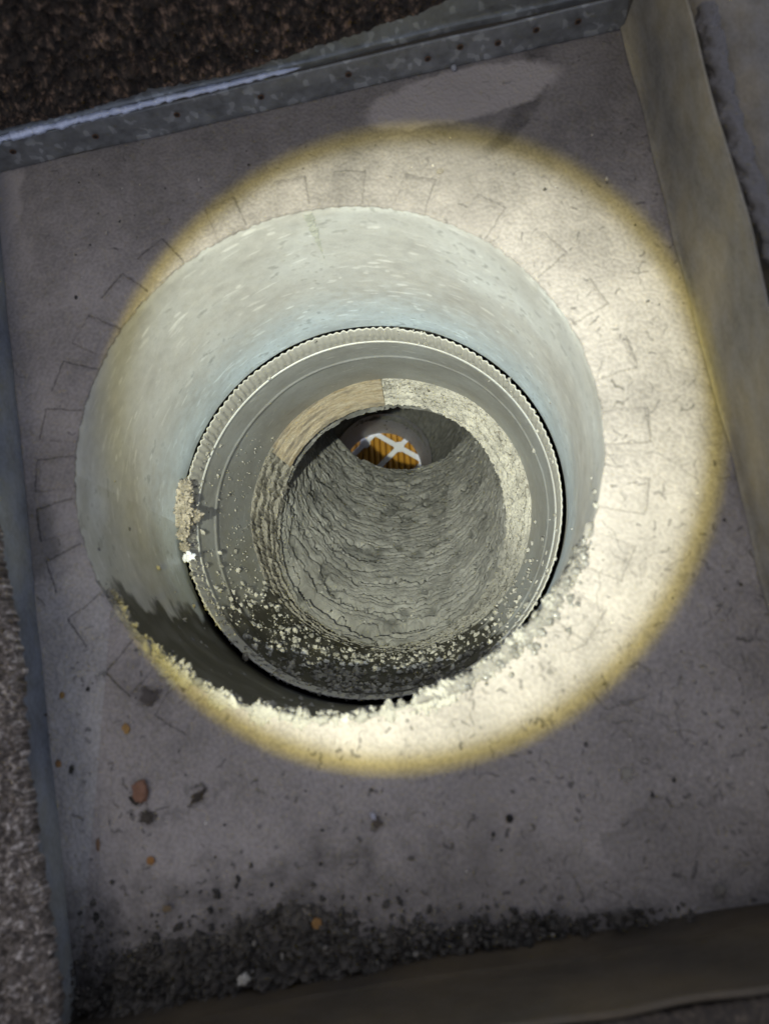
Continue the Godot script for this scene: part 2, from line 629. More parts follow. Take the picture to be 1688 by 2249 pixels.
func box_walls() -> void:
	var bx: Node3D = M.box
	# far wall: a low upstand with a second, folded sheet behind it
	var up := PackedVector2Array([Vector2(0.0, 0.0005), Vector2(-0.0012, 0.0012), Vector2(0.0, 0.003), Vector2(0.0008, 0.010), Vector2(0.0014, 0.0195), Vector2(0.0026, 0.0203), Vector2(0.0036, 0.0195), Vector2(0.0036, 0.004)])
	part("back_flange", sheet(TL, TR, up, 0.0011, 3), M.galv, bx)
	# two ways of turning: sheet() takes the outside on the left of the line
	var up_l := PackedVector2Array([Vector2(0.0, 0.0005), Vector2(-0.0016, 0.001), Vector2(-0.0002, 0.004), Vector2(0.001, 0.016), Vector2(0.0016, 0.0265), Vector2(0.0026, 0.0273), Vector2(0.0036, 0.0265), Vector2(0.0036, 0.004)])
	part("left_wall", sheet(BL, TL, up_l, 0.0012, 4), M.bluegrey, bx)
	var up_r := PackedVector2Array([Vector2(0.0, 0.0004), Vector2(-0.0022, 0.0008), Vector2(-0.0022, 0.0022), Vector2(0.0004, 0.0034), Vector2(0.002, 0.02), Vector2(0.0038, 0.040), Vector2(0.0055, 0.056), Vector2(0.0068, 0.0628), Vector2(0.0082, 0.0634), Vector2(0.0088, 0.059), Vector2(0.0075, 0.05), Vector2(0.005, 0.01)])
	part("right_wall", sheet(TR, BR, up_r, 0.0025, 5), M.stained, bx)
	var up_f := PackedVector2Array([Vector2(0.0, 0.0004), Vector2(-0.0015, 0.001), Vector2(0.0, 0.004), Vector2(0.0015, 0.02), Vector2(0.0008, 0.0225), Vector2(0.0022, 0.0235), Vector2(0.003, 0.05), Vector2(0.004, 0.0690), Vector2(0.0054, 0.0704), Vector2(0.0075, 0.0690), Vector2(0.0075, 0.01)])
	part("front_wall", sheet(BR, BL, up_f, 0.0025, 6), M.brown, bx)
	# nail holes in the far flange
	var dir := (TR - TL).normalized()
	var inn := Vector2(-dir.y, dir.x)
	var hole := mat(Color(0.012, 0.01, 0.009), 0.9)
	var rust := mat(Color(0.10, 0.055, 0.03), 0.9)
	var ring := TorusMesh.new()
	ring.inner_radius = 0.0011
	ring.outer_radius = 0.0021
	ring.rings = 20
	ring.ring_segments = 8
	var disc := CylinderMesh.new()
	disc.top_radius = 0.0013
	disc.bottom_radius = 0.0013
	disc.height = 0.0006
	disc.radial_segments = 16
	for s in [[0.024, 0.0135], [0.078, 0.0105], [0.133, 0.0125], [0.187, 0.011], [0.243, 0.0125], [0.292, 0.0105], [0.312, 0.0135], [0.335, 0.010], [0.358, 0.013], [0.383, 0.012]]:
		var p: Vector2 = TL + dir * s[0] + inn * (0.0001)
		var h := part("screw_hole", disc, hole, bx)
		h.transform = Transform3D(Basis(Vector3(dir.x, 0, dir.y), Vector3(inn.x, 0, inn.y), Vector3(0, -1, 0)), xz(p, s[1]))
		var g := part("rust_ring", ring, rust, h)
		g.scale = Vector3(1, 0.5, 1)
		g.position = Vector3(0, 0.0001, 0)

# --- roofing round the box -----------------------------------------------
func rough_tex(seed_: int, dark: Color, mid: Color, pale: Color, bias: float) -> ImageTexture:
	var S := 768
	var a := bytes(noise(seed_, 0.02, 4), S, S)
	var b := bytes(noise(seed_ + 1, 0.07, 4), S, S)
	var c := bytes(noise(seed_ + 2, 0.22, 3), S, S)
	var e := bytes(cells(seed_ + 3, 0.09), S, S)
	var d := PackedByteArray()
	d.resize(S * S * 3)
	for k in S * S:
		var t := (a[k] * 0.35 + b[k] * 0.65 + c[k] * 0.5 + e[k] * 0.30) / 255.0 - 0.9 + bias
		var q := dark.lerp(mid, clampf(0.5 + t * 2.2, 0.0, 1.0))
		q = q.lerp(pale, clampf(t * 3.2 - 0.55, 0.0, 1.0))
		d[k * 3] = s8(q.r)
		d[k * 3 + 1] = s8(q.g)
		d[k * 3 + 2] = s8(q.b)
	return image_tex(d, S, S)

func roof() -> void:
	# rough board that laps over the left wall, its edge torn
	var edge := [Vector2(-0.236, -0.19), Vector2(-0.20, -0.06), Vector2(-0.184, 0.01), Vector2(-0.1735, 0.046), Vector2(-0.1708, 0.0508), Vector2(-0.1602, 0.0839), Vector2(-0.1479, 0.1232), Vector2(-0.1441, 0.1446), Vector2(-0.1409, 0.1658), Vector2(-0.1332, 0.1932), Vector2(-0.1279, 0.213), Vector2(-0.1225, 0.2291), Vector2(-0.1123, 0.2667), Vector2(-0.1118, 0.2815), Vector2(-0.105, 0.31), Vector2(-0.08, 0.40)]
	var at_z := func(z: float) -> float:
		for i in edge.size() - 1:
			var p: Vector2 = edge[i]
			var q: Vector2 = edge[i + 1]
			if z <= q.y:
				return lerpf(p.x, q.x, clampf((z - p.y) / (q.y - p.y), 0.0, 1.0))
		return edge[edge.size() - 1].x
	var n := noise(61, 90.0, 4)
	var n2 := noise(62, 190.0, 3)
	var rm := StandardMaterial3D.new()
	rm.albedo_texture = rough_tex(70, Color(0.045, 0.036, 0.030), Color(0.20, 0.17, 0.15), Color(0.60, 0.56, 0.53), 0.05)
	rm.uv1_scale = Vector3(6, 6, 6)
	rm.roughness = 0.95
	bump(rm, M.grain, 0.8)
	var board := grid(200, 560, func(u: float, v: float) -> Vector3:
		var z := lerpf(-0.186, 0.40, v)
		var x0: float = at_z.call(z) + 0.0022 * n.get_noise_1d(z) + 0.0022 * n2.get_noise_1d(z) - 0.0006
		# first columns: the broken edge, from below up
		var s := maxf(0.0, (u - 0.08) / 0.92)
		var x := x0 - 0.16 * pow(s, 1.5)
		var y := 0.0285
		if u < 0.08:
			y = lerpf(0.0282, 0.033, u / 0.08)
			x -= 0.002 * absf(n2.get_noise_2d(z, u * 0.3))
		else:
			y = 0.033 + 0.003 * smoothstep(0.0, 0.1, s) 
		y += (0.0035 * n.get_noise_2d(x, z) + 0.003 * n2.get_noise_2d(x, z)) * smoothstep(0.03, 0.12, u)
		return Vector3(x, y, z), Vector2.ONE, null, true, func(_u: float, _v: float, p: Vector3) -> Vector2:
			return Vector2(p.x, p.z))
	var o := part("weathered_board", board, rm)
	tag(o, "rough grey-brown weathered board with torn edge along the left wall of the box", "board")

	# second galvanised sheet behind the far flange, with a sky glint painted pale on the fold at its foot
	var dir := (TR - TL).normalized()
	var fold := PackedVector2Array()
	for k in 13:
		var a := lerpf(-0.5 * PI, 0.5 * PI, k / 12.0)
		fold.append(Vector2(0.0034 - 0.0004 * cos(a), 0.0236 + 0.0022 * sin(a)))
	fold.append_array(PackedVector2Array([Vector2(0.0046, 0.028), Vector2(0.006, 0.040), Vector2(0.0085, 0.06), Vector2(0.0105, 0.08), Vector2(0.0118, 0.0802), Vector2(0.0118, 0.03)]))
	o = part("folded_flashing", sheet(TL - dir * 0.05, TR, fold, 0.0012, 8), flashing_material())
	var glint_paint := StandardMaterial3D.new()
	glint_paint.albedo_color = Color(0.84, 0.88, 0.98)
	glint_paint.metallic = 0.35
	glint_paint.roughness = 0.3
	glint_paint.uv1_scale = Vector3(26, 26, 1)
	bump(glint_paint, M.grain, 0.25)
	var fn := noise(64, 120.0, 3)
	part("bright_fold", grid(300, 14, func(u: float, v: float) -> Vector3:
		var s := lerpf(-0.05, 0.222, u)
		var a := lerpf(-0.7 * PI, 0.8 * PI, v)
		var r := (0.0036 - 0.0022 * u) * (1.0 + 0.7 * fn.get_noise_2d(s, v * 0.004)) * smoothstep(1.0, 0.93, u)
		var out0 := Vector2(dir.y, -dir.x)
		return xz(TL + dir * s + out0 * (0.0026 - cos(a) * r), 0.0232 + sin(a) * r * 0.8), Vector2(0.3, 0.02)), glint_paint, o)
	tag(o, "strip of galvanised flashing with a sky glint painted pale on its fold between far wall and dark board", "flashing")

	# fibrous board standing behind it, its shade painted as a dark colour
	var low := [[-0.05, 0.0300], [0.022, 0.0315], [0.066, 0.0300], [0.0975, 0.0318], [0.128, 0.0338], [0.17, 0.0310], [0.185, 0.0318], [0.219, 0.0354], [0.262, 0.0393], [0.29, 0.0425], [0.34, 0.052], [0.42, 0.07]]
	var at_s := func(s: float) -> float:
		for i in low.size() - 1:
			if s <= low[i + 1][0]:
				return lerpf(low[i][1], low[i + 1][1], clampf((s - low[i][0]) / (low[i + 1][0] - low[i][0]), 0.0, 1.0))
		return 0.07
	var dm := StandardMaterial3D.new()
	dm.albedo_texture = rough_tex(90, Color(0.008, 0.006, 0.005), Color(0.045, 0.030, 0.021), Color(0.24, 0.155, 0.105), 0.05)
	dm.uv1_scale = Vector3(3.6, 3.6, 3.6)
	dm.roughness = 0.95
	bump(dm, M.grain, 0.8)
	var out := Vector2(dir.y, -dir.x)
	var dark := grid(420, 170, func(u: float, v: float) -> Vector3:
		var s := lerpf(-0.05, 0.42, u)
		var y0: float = at_s.call(s) + 0.0012 * n.get_noise_1d(s * 0.8) + 0.0014 * n2.get_noise_1d(s)
		var w := maxf(0.0, (v - 0.05) / 0.95)
		var y := y0 + 0.16 * pow(w, 1.3)
		var off := 0.0005 + 0.006 * w
		if v < 0.05:
			off = lerpf(0.0115, 0.0005, v / 0.05)
		off -= (0.006 * n.get_noise_2d(s * 0.7, y * 0.7) + 0.004 * n2.get_noise_2d(s, y)) * smoothstep(0.04, 0.12, v)
		var p := TL + dir * s + out * off
		return Vector3(p.x, y, p.y), Vector2.ONE, null, true, func(u: float, v: float, p: Vector3) -> Vector2:
			return Vector2(u * 0.47, p.y))
	o = part("fibre_board", dark, dm)
	tag(o, "dark brown fibrous board standing above the galvanised flashing, far left", "board")

	# beyond the right wall: a grey sloping sheet and a frayed sealing strip
	var rd := (BR - TR).normalized()
	var rout := Vector2(rd.y, -rd.x)
	var slope := PackedVector2Array([Vector2(0.0175, 0.030), Vector2(0.0185, 0.036), Vector2(0.025, 0.042), Vector2(0.04, 0.046), Vector2(0.07, 0.05), Vector2(0.16, 0.06)])
	o = part("outer_sheet", sheet(TR - rd * 0.12, BR + rd * 0.05, slope, 0.002, 9), M.outer)
	tag(o, "grey brown metal sheet outside the right wall, beyond the frayed strip", "sheet")
	var st := StandardMaterial3D.new()
	st.albedo_texture = rough_tex(110, Color(0.05, 0.048, 0.05), Color(0.19, 0.18, 0.185), Color(0.50, 0.48, 0.48), 0.0)
	st.uv1_scale = Vector3(12, 5, 5)
	st.roughness = 0.95
	var n3 := noise(63, 130.0, 4)
	var strip := grid(300, 26, func(u: float, v: float) -> Vector3:
		var s := lerpf(0.045, 0.30, u)
		var a := fmod(v, 1.0) * TAU
		var twist := a + s * 160.0
		var r := 0.0042 + 0.0008 * cos(2.0 * twist) + 0.0022 * n3.get_noise_3d(s, 0.006 * cos(a), 0.006 * sin(a)) 
		r *= smoothstep(0.0, 0.02, u) * smoothstep(1.0, 0.98, u)
		var c := TR + rd * s + rout * (0.0200 + 0.0016 * sin(s * 38.0))
		return xz(c + rout * (r * 1.2 * cos(a)), 0.052 + r * sin(a)), Vector2(1, 1))
	o = part("frayed_strip", strip, st)
	tag(o, "pale frayed sealing strip lying along the outside of the right wall", "strip")

	# rusty plank outside the front wall
	var pm := StandardMaterial3D.new()
	pm.albedo_texture = rough_tex(130, Color(0.02, 0.015, 0.011), Color(0.058, 0.043, 0.030), Color(0.15, 0.125, 0.10), -0.12)
	pm.uv1_scale = Vector3(5, 5, 5)
	pm.roughness = 0.85
	bump(pm, M.grain, 0.6)
	var fd := (BL - BR).normalized()
	var fout := Vector2(fd.y, -fd.x)
	var fl := (BL - BR).length()
	var plank := grid(260, 90, func(u: float, v: float) -> Vector3:
		var s := lerpf(-0.05, fl + 0.06, u)
		var d := 0.0085 + 0.14 * maxf(0.0, (v - 0.06) / 0.94) + 0.0012 * n2.get_noise_1d(s)
		var y := lerpf(0.058, 0.0675, minf(v / 0.06, 1.0)) + (0.0018 * n.get_noise_2d(s, d) + 0.001 * n2.get_noise_2d(s, d)) * smoothstep(0.03, 0.1, v) + 0.03 * maxf(0.0, v - 0.2)
		return xz(BR + fd * s + fout * d, y), Vector2.ONE, null, false, func(_u: float, _v: float, p: Vector3) -> Vector2:
			return Vector2(p.x, p.z + p.y))
	o = part("brown_plank", plank, pm)
	tag(o, "dark brown worn plank along the top of the front wall, bottom edge", "plank")

func flashing_material() -> StandardMaterial3D:
	var m: StandardMaterial3D = M.galv.duplicate()
	m.metallic = 0.8
	m.roughness = 0.8
	m.albedo_color = Color(0.96, 0.98, 1.0)
	return m

# --- the round collar ----------------------------------------------------
func duct_tex(seed_: int, w: int, h: int, tint: Color, streaks: int, grime: float, foot_tint := 0.0) -> Array:
	var a := bytes(noise(seed_, 0.006, 4), w, h)
	var nb := noise(seed_ + 1, 0.05, 4)
	var b := bytes(nb, w, h)
	var c := bytes(noise(seed_ + 2, 0.3, 2), w, h)
	var R := RandomNumberGenerator.new()
	R.seed = seed_
	var L := PackedFloat32Array()
	L.resize(w * h)
	for k in streaks:            # spangle flakes drawn out along the sheet
		var cx := R.randf() * w
		var cy := R.randf() * h
		var rx := R.randf_range(2.0, 12.0) * (1.0 if R.randf() < 0.85 else 1.8)
		var ry := R.randf_range(1.2, 4.6)
		var sh := R.randf_range(-0.25, 0.25)
		var g := R.randf_range(0.25, 1.0) * (0.5 if R.randf() < 0.5 else 1.0)
		for dy in range(-int(ry + 1), int(ry + 2)):
			for dx in range(-int(rx + 1), int(rx + 2)):
				var e := Vector2(dx / rx, (dy + sh * dx) / ry).length()
				var X := posmod(int(cx) + dx, w)
				var Y := int(cy) + dy
				if e < 1.0 and Y >= 0 and Y < h:
					L[Y * w + X] = maxf(L[Y * w + X], g * clampf((1.0 - e) * 3.0, 0.0, 1.0))
	var shade_noise := noise(seed_ + 4, 0.011, 5)
	var d := PackedByteArray()
	d.resize(w * h * 3)
	var hh := PackedByteArray()
	hh.resize(w * h)
	var mt := PackedByteArray()
	mt.resize(w * h)
	for k in w * h:
		var x := 1.0 + 0.35 * (a[k] / 255.0 - 0.5) + 0.22 * (b[k] / 255.0 - 0.5) + 0.14 * (c[k] / 255.0 - 0.5)
		var g := clampf((b[k] / 255.0 - 0.62) * 5.0, 0.0, 1.0) * grime * clampf((a[k] / 255.0 - 0.4) * 4.0, 0.0, 1.0)
		x *= 1.0 - 0.4 * g
		x += L[k] * 0.36
		var cool := 0.05 * (a[k] / 255.0 - 0.5)
		if foot_tint > 0.0:      # bluer and paler towards the foot of the sheet
			var v := float(k / w) / h + 0.12 * (b[k] / 255.0 - 0.5)
			cool += 0.17 * foot_tint * smoothstep(0.50, 0.95, v)
			x *= 1.0 + 0.10 * foot_tint * smoothstep(0.55, 0.95, v)
		var cr := tint.r * x * (1.0 - cool)
		var cg := tint.g * x
		var cb := tint.b * x * (1.0 + cool)
		mt[k] = 255
		if foot_tint > 0.0:      # torch shadow painted blackish on the near side, with olive grime
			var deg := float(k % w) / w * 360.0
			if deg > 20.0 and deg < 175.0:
				var edge_n := shade_noise.get_noise_2d(k % w, float(k / w) * 1.1)
				var shade_amt := soft(absf(deg - 96.5 + 13.0 * edge_n) - 49.0, 4.0) * clampf(1.0 + 0.3 * edge_n, 0.0, 1.0)
				var ol := soft(absf(deg - 118.0 + 30.0 * edge_n) - 50.0, 40.0) * 0.45
				mt[k] = int(255.0 * (1.0 - maxf(shade_amt, ol)))
				cr = lerpf(lerpf(cr, 0.20, ol), 0.024, shade_amt)
				cg = lerpf(lerpf(cg, 0.185, ol), 0.021, shade_amt)
				cb = lerpf(lerpf(cb, 0.12, ol), 0.013, shade_amt)
		d[k * 3] = s8(cr)
		d[k * 3 + 1] = s8(cg)
		d[k * 3 + 2] = s8(cb)
		hh[k] = int(clampf(0.5 + 0.5 * (c[k] / 255.0 - 0.5) + 0.5 * (b[k] / 255.0 - 0.5), 0.0, 1.0) * 255.0)
	return [image_tex(d, w, h), image_tex(hh, w, h, Image.FORMAT_L8), image_tex(mt, w, h, Image.FORMAT_L8)]

func collar() -> void:
	var t := thing("duct_collar", "wide round galvanised collar whose tabs are folded flat onto the box floor", "duct collar")
	var m := StandardMaterial3D.new()
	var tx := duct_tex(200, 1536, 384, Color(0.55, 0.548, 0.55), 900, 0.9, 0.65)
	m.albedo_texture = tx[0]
	bump(m, tx[1], 0.18)
	m.metallic = 0.35
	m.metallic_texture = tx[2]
	m.roughness = 0.5
	M.collar = m
	var dent := noise(20, 1.1, 3)
	var fine := noise(21, 12.0, 3)
	var sleeve := grid(480, 44, func(u: float, v: float) -> Vector3:
		var a := fmod(u, 1.0) * TAU
		var y := -0.0012 - 0.147 * v
		var c := Vector2(cos(a), sin(a))
		var r := 0.1500 - 0.0030 * v + 0.0011 * dent.get_noise_3d(c.x * 1.4, y * 12.0, c.y * 1.4) + 0.00025 * fine.get_noise_3d(c.x, y * 5.0, c.y)
		if v == 0.0:
			r += 0.0006
		return Vector3(c.x * r, y, c.y * r), Vector2(1, 1))
	part("sleeve", sleeve, m, t)
	var cp := [Vector2(0.1471, -0.1483), Vector2(0.162, -0.153), Vector2(0.168, -0.17), Vector2(0.168, -0.31), Vector2(0.130, -0.318)]  # unseen dark cavity added so the gap round the pipe stays black
	part("lower_casing", grid(120, cp.size() - 1, func(u: float, v: float) -> Vector3:
		var a := fmod(u, 1.0) * TAU
		var q: Vector2 = cp[int(round(v * (cp.size() - 1)))]
		return Vector3(cos(a) * q.x, q.y, sin(a) * q.x - 0.025 * smoothstep(-0.17, -0.31, q.y))), mat(Color(0.06, 0.058, 0.055), 0.8), t)
	# solder-smeared seam down the far side
	var sm := mat(Color(0.44, 0.45, 0.42), 0.6, 0.3)
	bump(sm, M.grain, 0.2)
	var n := noise(22, 70.0, 4)
	var seam := grid(24, 160, func(u: float, v: float) -> Vector3:
		var y := lerpf(-0.003, -0.055, v)
		var half := 0.0026 + 0.0022 * n.get_noise_1d(y * 1.2) - 0.0018 * v
		var s := (u * 2.0 - 1.0) * half
		var a := deg_to_rad(-96.0) + s / 0.15
		var hgt := 0.0005 * (1.0 - pow(absf(u * 2.0 - 1.0), 2.0)) * clampf(0.7 + 1.8 * n.get_noise_2d(s, y), -0.6, 1.6) - 0.0004
		var r := 0.1491 - hgt
		return Vector3(cos(a) * r, y, sin(a) * r), Vector2(0.05, 1))
	part("seam", seam, sm, t)
	# tabs folded out onto the floor, under the same dust
	for k in TABS.size():
		var a := deg_to_rad(TABS[k])
		var er := Vector2(cos(a), sin(a))
		var et := Vector2(-er.y, er.x)
		var lift := rng.randf_range(0.0001, 0.0009)
		var skew := rng.randf_range(-0.0008, 0.0008)
		var tab := grid(10, 12, func(u: float, v: float) -> Vector3:
			var s := (u * 2.0 - 1.0) * 0.0094 + skew * v
			var r := lerpf(0.1498, 0.1728, v)
			var y := 0.00045 + lift * v
			if u == 0.0 or u == 1.0 or v == 1.0:
				y = -0.0004
				s *= 1.004
			elif u < 0.11 or u > 0.89 or v > 0.9:
				s *= 1.24
				y = 0.00045 + lift * v
				if v > 0.9:
					r = 0.1727
			var p := er * r + et * s
			return xz(p, y), Vector2.ONE, null, false, func(_u: float, _v: float, p: Vector3) -> Vector2:
				return floor_uv(p.x, p.z))
		part("tab", tab, M.floor, t)

# --- crimped pipe inside the collar --------------------------------------
func pipe_axis(y: float) -> Vector3:      # x, z of the axis and the radius at a height
	var f := clampf((-0.141 - y) / 0.159, -0.2, 1.2)
	return Vector3(0.0008 - 0.0038 * f, lerpf(0.1433, 0.1368, f), 0.0012 - 0.0312 * pow(maxf(f, 0.0), 1.5))

func pipe() -> void:
	var t := thing("crimped_pipe", "round galvanised pipe with crimped upper end inside the wide collar", "duct pipe")
	var tx := duct_tex(300, 1536, 384, Color(0.37, 0.375, 0.38), 420, 0.5, 0.01)  # slight foot tint also brings in the painted near-side shadow
	var m := StandardMaterial3D.new()
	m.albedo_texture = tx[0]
	bump(m, tx[1], 0.22)
	m.metallic = 0.35
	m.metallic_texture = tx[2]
	m.roughness = 0.52
	var cr := StandardMaterial3D.new()
	cr.albedo_color = Color(0.40, 0.39, 0.37).linear_to_srgb()
	cr.metallic = 0.1
	cr.roughness = 0.75
	bump(cr, M.grain, 0.3)
	var n := noise(31, 60.0, 3)
	var big := noise(32, 2.0, 2)
	# the crimped end: outer face, top edge and inner face
	var crimp := grid(1800, 26, func(u: float, v: float) -> Vector3:
		var a := fmod(u, 1.0) * TAU
		var c := Vector2(cos(a), sin(a))
		var y := 0.0
		var thick := 0.0
		var top := -0.141 + 0.0012 * big.get_noise_2d(c.x, c.y) + 0.0005 * n.get_noise_2d(c.x, c.y)
		if v < 0.3:
			y = lerpf(-0.175, top, v / 0.3)
			thick = 0.0011
		elif v < 0.42:
			y = top + 0.0004 * sin((v - 0.3) / 0.12 * PI)
			thick = lerpf(0.0011, 0.0, (v - 0.3) / 0.12)
		else:
			y = lerpf(top, -0.1652, (v - 0.42) / 0.58)
		var ax := pipe_axis(y)
		var amp := 0.00085 * (0.25 + 0.75 * smoothstep(0.5, -0.4, c.y + 0.35 * c.x)) * smoothstep(-0.1640, -0.156, y) * (0.75 + 0.5 * big.get_noise_2d(c.x * 3.0, c.y * 3.0))
		var r := ax.y - 0.0011 + thick + amp * sin(150.0 * a + 1.5 * big.get_noise_2d(c.x * 2.0, c.y * 2.0)) - 0.0008 * smoothstep(-0.1652, -0.15, y)
		return Vector3(ax.x + c.x * r, y, ax.z + c.y * r), Vector2(1, 0.1))
	part("crimped_end", crimp, cr, t)
	# a rolled bead under the crimping, then the plain pipe with a second, fainter bead
	var bead := grid(480, 12, func(u: float, v: float) -> Vector3:
		var a := fmod(u, 1.0) * TAU
		var b := fmod(v, 1.0) * TAU
		var y := -0.1668 + 0.0016 * sin(b)
		var ax := pipe_axis(-0.1668)
		var r := ax.y - 0.0006 + 0.0016 * cos(b)
		return Vector3(ax.x + cos(a) * r, y, ax.z + sin(a) * r), Vector2(1, 0.02))
	part("bead", bead, m, t)
	var wall := grid(480, 90, func(u: float, v: float) -> Vector3:
		var a := fmod(u, 1.0) * TAU
		var y := lerpf(-0.1672, -0.322, v)
		var ax := pipe_axis(y)
		var c := Vector2(cos(a), sin(a))
		var r := ax.y - 0.0009 - 0.0013 * exp(-pow((y + 0.205) / 0.0014, 2.0)) + 0.0005 * smoothstep(-0.2055, -0.2075, y) + 0.0008 * big.get_noise_3d(c.x, y * 8.0, c.y)
		return Vector3(ax.x + c.x * r, y, ax.z + c.y * r), Vector2(1, 0.62), null, false, func(u: float, v: float, _p: Vector3) -> Vector2:
			return Vector2(u, 0.15 + 0.8 * v))
	part("pipe_wall", wall, m, t)

# --- soot-crusted lining: a lip, a slanted bore, then a bend ---------------
func crust_color(base: Color, spread: float, k: float) -> Color:
	var x := 1.0 + spread * k
	return Color(base.r * x, base.g * x, base.b * x)

func lining() -> void:
	var t := thing("crusted_flue", "slanted flue bore lined with grey cracked soot, below the crimped pipe", "flue")
	var cm := StandardMaterial3D.new()
	cm.vertex_color_use_as_albedo = true
	cm.roughness = 0.92
	cm.uv1_scale = Vector3(1.0, 2.5, 1)
	bump(cm, M.grain, 0.5)
	M.crust = cm
	var n1 := noise(41, 1.7, 4)
	var n2 := noise(42, 9.0, 4)
	var n3 := noise(43, 32.0, 3)
	var lay := func(w: float) -> float:      # one layer: rises slowly, ends in an overhanging break
		var f := w - floorf(w)
		return f if f < 0.86 else lerpf(0.86, -0.25, smoothstep(0.86, 1.0, f))
	var mouth := func(a: float) -> float:
		return 0.1105 + 0.0085 * pow(absf(sin(a)), 1.5) + 0.0055 * maxf(0.0, -cos(a))
	var plunge := func(a: float) -> float:
		return 0.017 * smoothstep(-0.1, 0.8, -0.75 * cos(a) + 0.55 * sin(a))
	# lip of the lining: a sloping layered ledge
	var lip_at := func(a: float, w: float, wood: bool) -> Vector3:
		var c := Vector2(cos(a), sin(a))
		var outer := pipe_axis(-0.300)
		var r := lerpf(outer.y + 0.002, mouth.call(a), w)
		var ctr := Vector2(outer.x, outer.z).lerp(Vector2(-0.001, -0.0235), w)
		var y := lerpf(-0.2985, -0.3105 - (plunge.call(a) if not wood else 0.0), w)
		var q := Vector3(c.x * 1.3, w * 0.9, c.y * 1.3)
		if wood:
			var gr := n2.get_noise_3d(c.x * 0.9 + w * 0.6, w * 4.0, c.y * 0.9)
			y += 0.0006 * gr + 0.0016 * lay.call(w * 6.0 + 0.8 * n1.get_noise_3dv(q)) - 0.0012
			r += 0.0007 * n2.get_noise_3d(c.x * 3.0, 0, c.y * 3.0)
		else:
			var left := clampf(-c.x * 0.9 + c.y * 0.55 + 0.25, 0.0, 1.0)
			var jag := n2.get_noise_3d(c.x * 0.9, w * 0.25, c.y * 0.9)
			var ww := w * lerpf(2.6, 5.2, left) + 0.7 * n1.get_noise_3dv(q * 1.4) + 0.35 * jag
			y += lerpf(0.0022, 0.0062, left) * (lay.call(ww) - 0.35)
			var cf := (ww - roundf(ww)) / lerpf(0.05, 0.12, left)
			y -= lerpf(0.0030, 0.0120, left) * clampf(0.4 + 1.3 * jag + 0.6 * left, 0.0, 1.0) * exp(-cf * cf)
			y += 0.0013 * n2.get_noise_3d(c.x * 1.4, w * 1.2, c.y * 1.4) + 0.0005 * n3.get_noise_3d(c.x * 1.6, w * 1.4, c.y * 1.6)
			r += 0.0026 * n2.get_noise_3d(c.x * 1.5, w, c.y * 1.5) + 0.0013 * n3.get_noise_3d(c.x * 2.0, w, c.y * 2.0)
		return Vector3(ctr.x + c.x * r, y, ctr.y + c.y * r)
	var A0 := deg_to_rad(-93.0)
	var A1 := deg_to_rad(-93.0 - 58.0)
	var wm := StandardMaterial3D.new()
	wm.vertex_color_use_as_albedo = true
	wm.roughness = 0.8
	wm.uv1_scale = Vector3(0.6, 6, 1)
	bump(wm, M.grain, 0.5)
	var wood := grid(170, 34, func(u: float, v: float) -> Vector3:
		var p: Vector3 = lip_at.call(lerpf(A0, A1, u), minf(v, 0.97), true)
		if v > 0.97:
			p.y -= 0.004
		return p + Vector3(0, 0.0006, 0), Vector2.ONE, func(u: float, v: float, p: Vector3) -> Color:
			var g := n2.get_noise_3d(u * 0.6 + v * 0.45, v * 6.0, 3.0)
			var k := 0.5 + 1.3 * g
			var c := Color(0.28, 0.22, 0.145).lerp(Color(0.40, 0.35, 0.275), clampf(k, 0.0, 1.0))
			var soot := clampf(1.8 * n1.get_noise_3d(u * 2.0, v * 3.0, 9.0) + u * 0.9 - 0.35, 0.0, 0.75)
			if n3.get_noise_3d(u * 0.8 + v * 0.6, v * 3.0, 1.0) > 0.28:
				soot = maxf(soot, 0.45)
			return c.lerp(Color(0.15, 0.13, 0.11), soot))
	part("wooden_rim", wood, wm, t)
	var crust_lip := grid(900, 64, func(u: float, v: float) -> Vector3:
		var a := lerpf(A0 + 0.004, A1 + TAU + 0.03, u)
		return lip_at.call(a, v, false), Vector2(4, 0.4), func(u: float, v: float, p: Vector3) -> Color:
			var a := lerpf(A0 + 0.004, A1 + TAU + 0.03, u)
			var c := Vector2(cos(a), sin(a))
			var k := n2.get_noise_3d(c.x * 2.0, v, c.y * 2.0)
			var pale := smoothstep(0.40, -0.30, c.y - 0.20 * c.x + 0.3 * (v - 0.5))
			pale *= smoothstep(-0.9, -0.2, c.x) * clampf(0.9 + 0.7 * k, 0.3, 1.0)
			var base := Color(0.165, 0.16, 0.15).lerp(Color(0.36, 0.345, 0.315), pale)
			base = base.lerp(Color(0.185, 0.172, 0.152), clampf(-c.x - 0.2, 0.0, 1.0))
			if k > 0.25 and v < 0.6:
				base = base.lerp(Color(0.13, 0.115, 0.095), clampf((k - 0.25) * 5.0, 0.0, 0.8) * pale)
			return crust_color(base, 0.4, n1.get_noise_3d(c.x * 3.0, v, c.y * 3.0) + 0.5 * n3.get_noise_3d(c.x, v, c.y)))
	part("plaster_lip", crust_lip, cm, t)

	# slanted bore
	var S0 := Vector3(-0.001, -0.3115, -0.0235)
	var S1 := Vector3(-0.015, -0.55, -0.260)
	var S2 := Vector3(-0.088, -0.90, -0.262)
	var d1 := (S1 - S0).normalized()
	var d2 := (S2 - S1).normalized()
	# each cross-section lies between the horizontal mouth and the mitre of the bend
	var nA := Vector3(0, 1, 0)
	var nB := -(d1 + d2).normalized()
	var nC := Vector3(0.1, 1, 0).normalized()
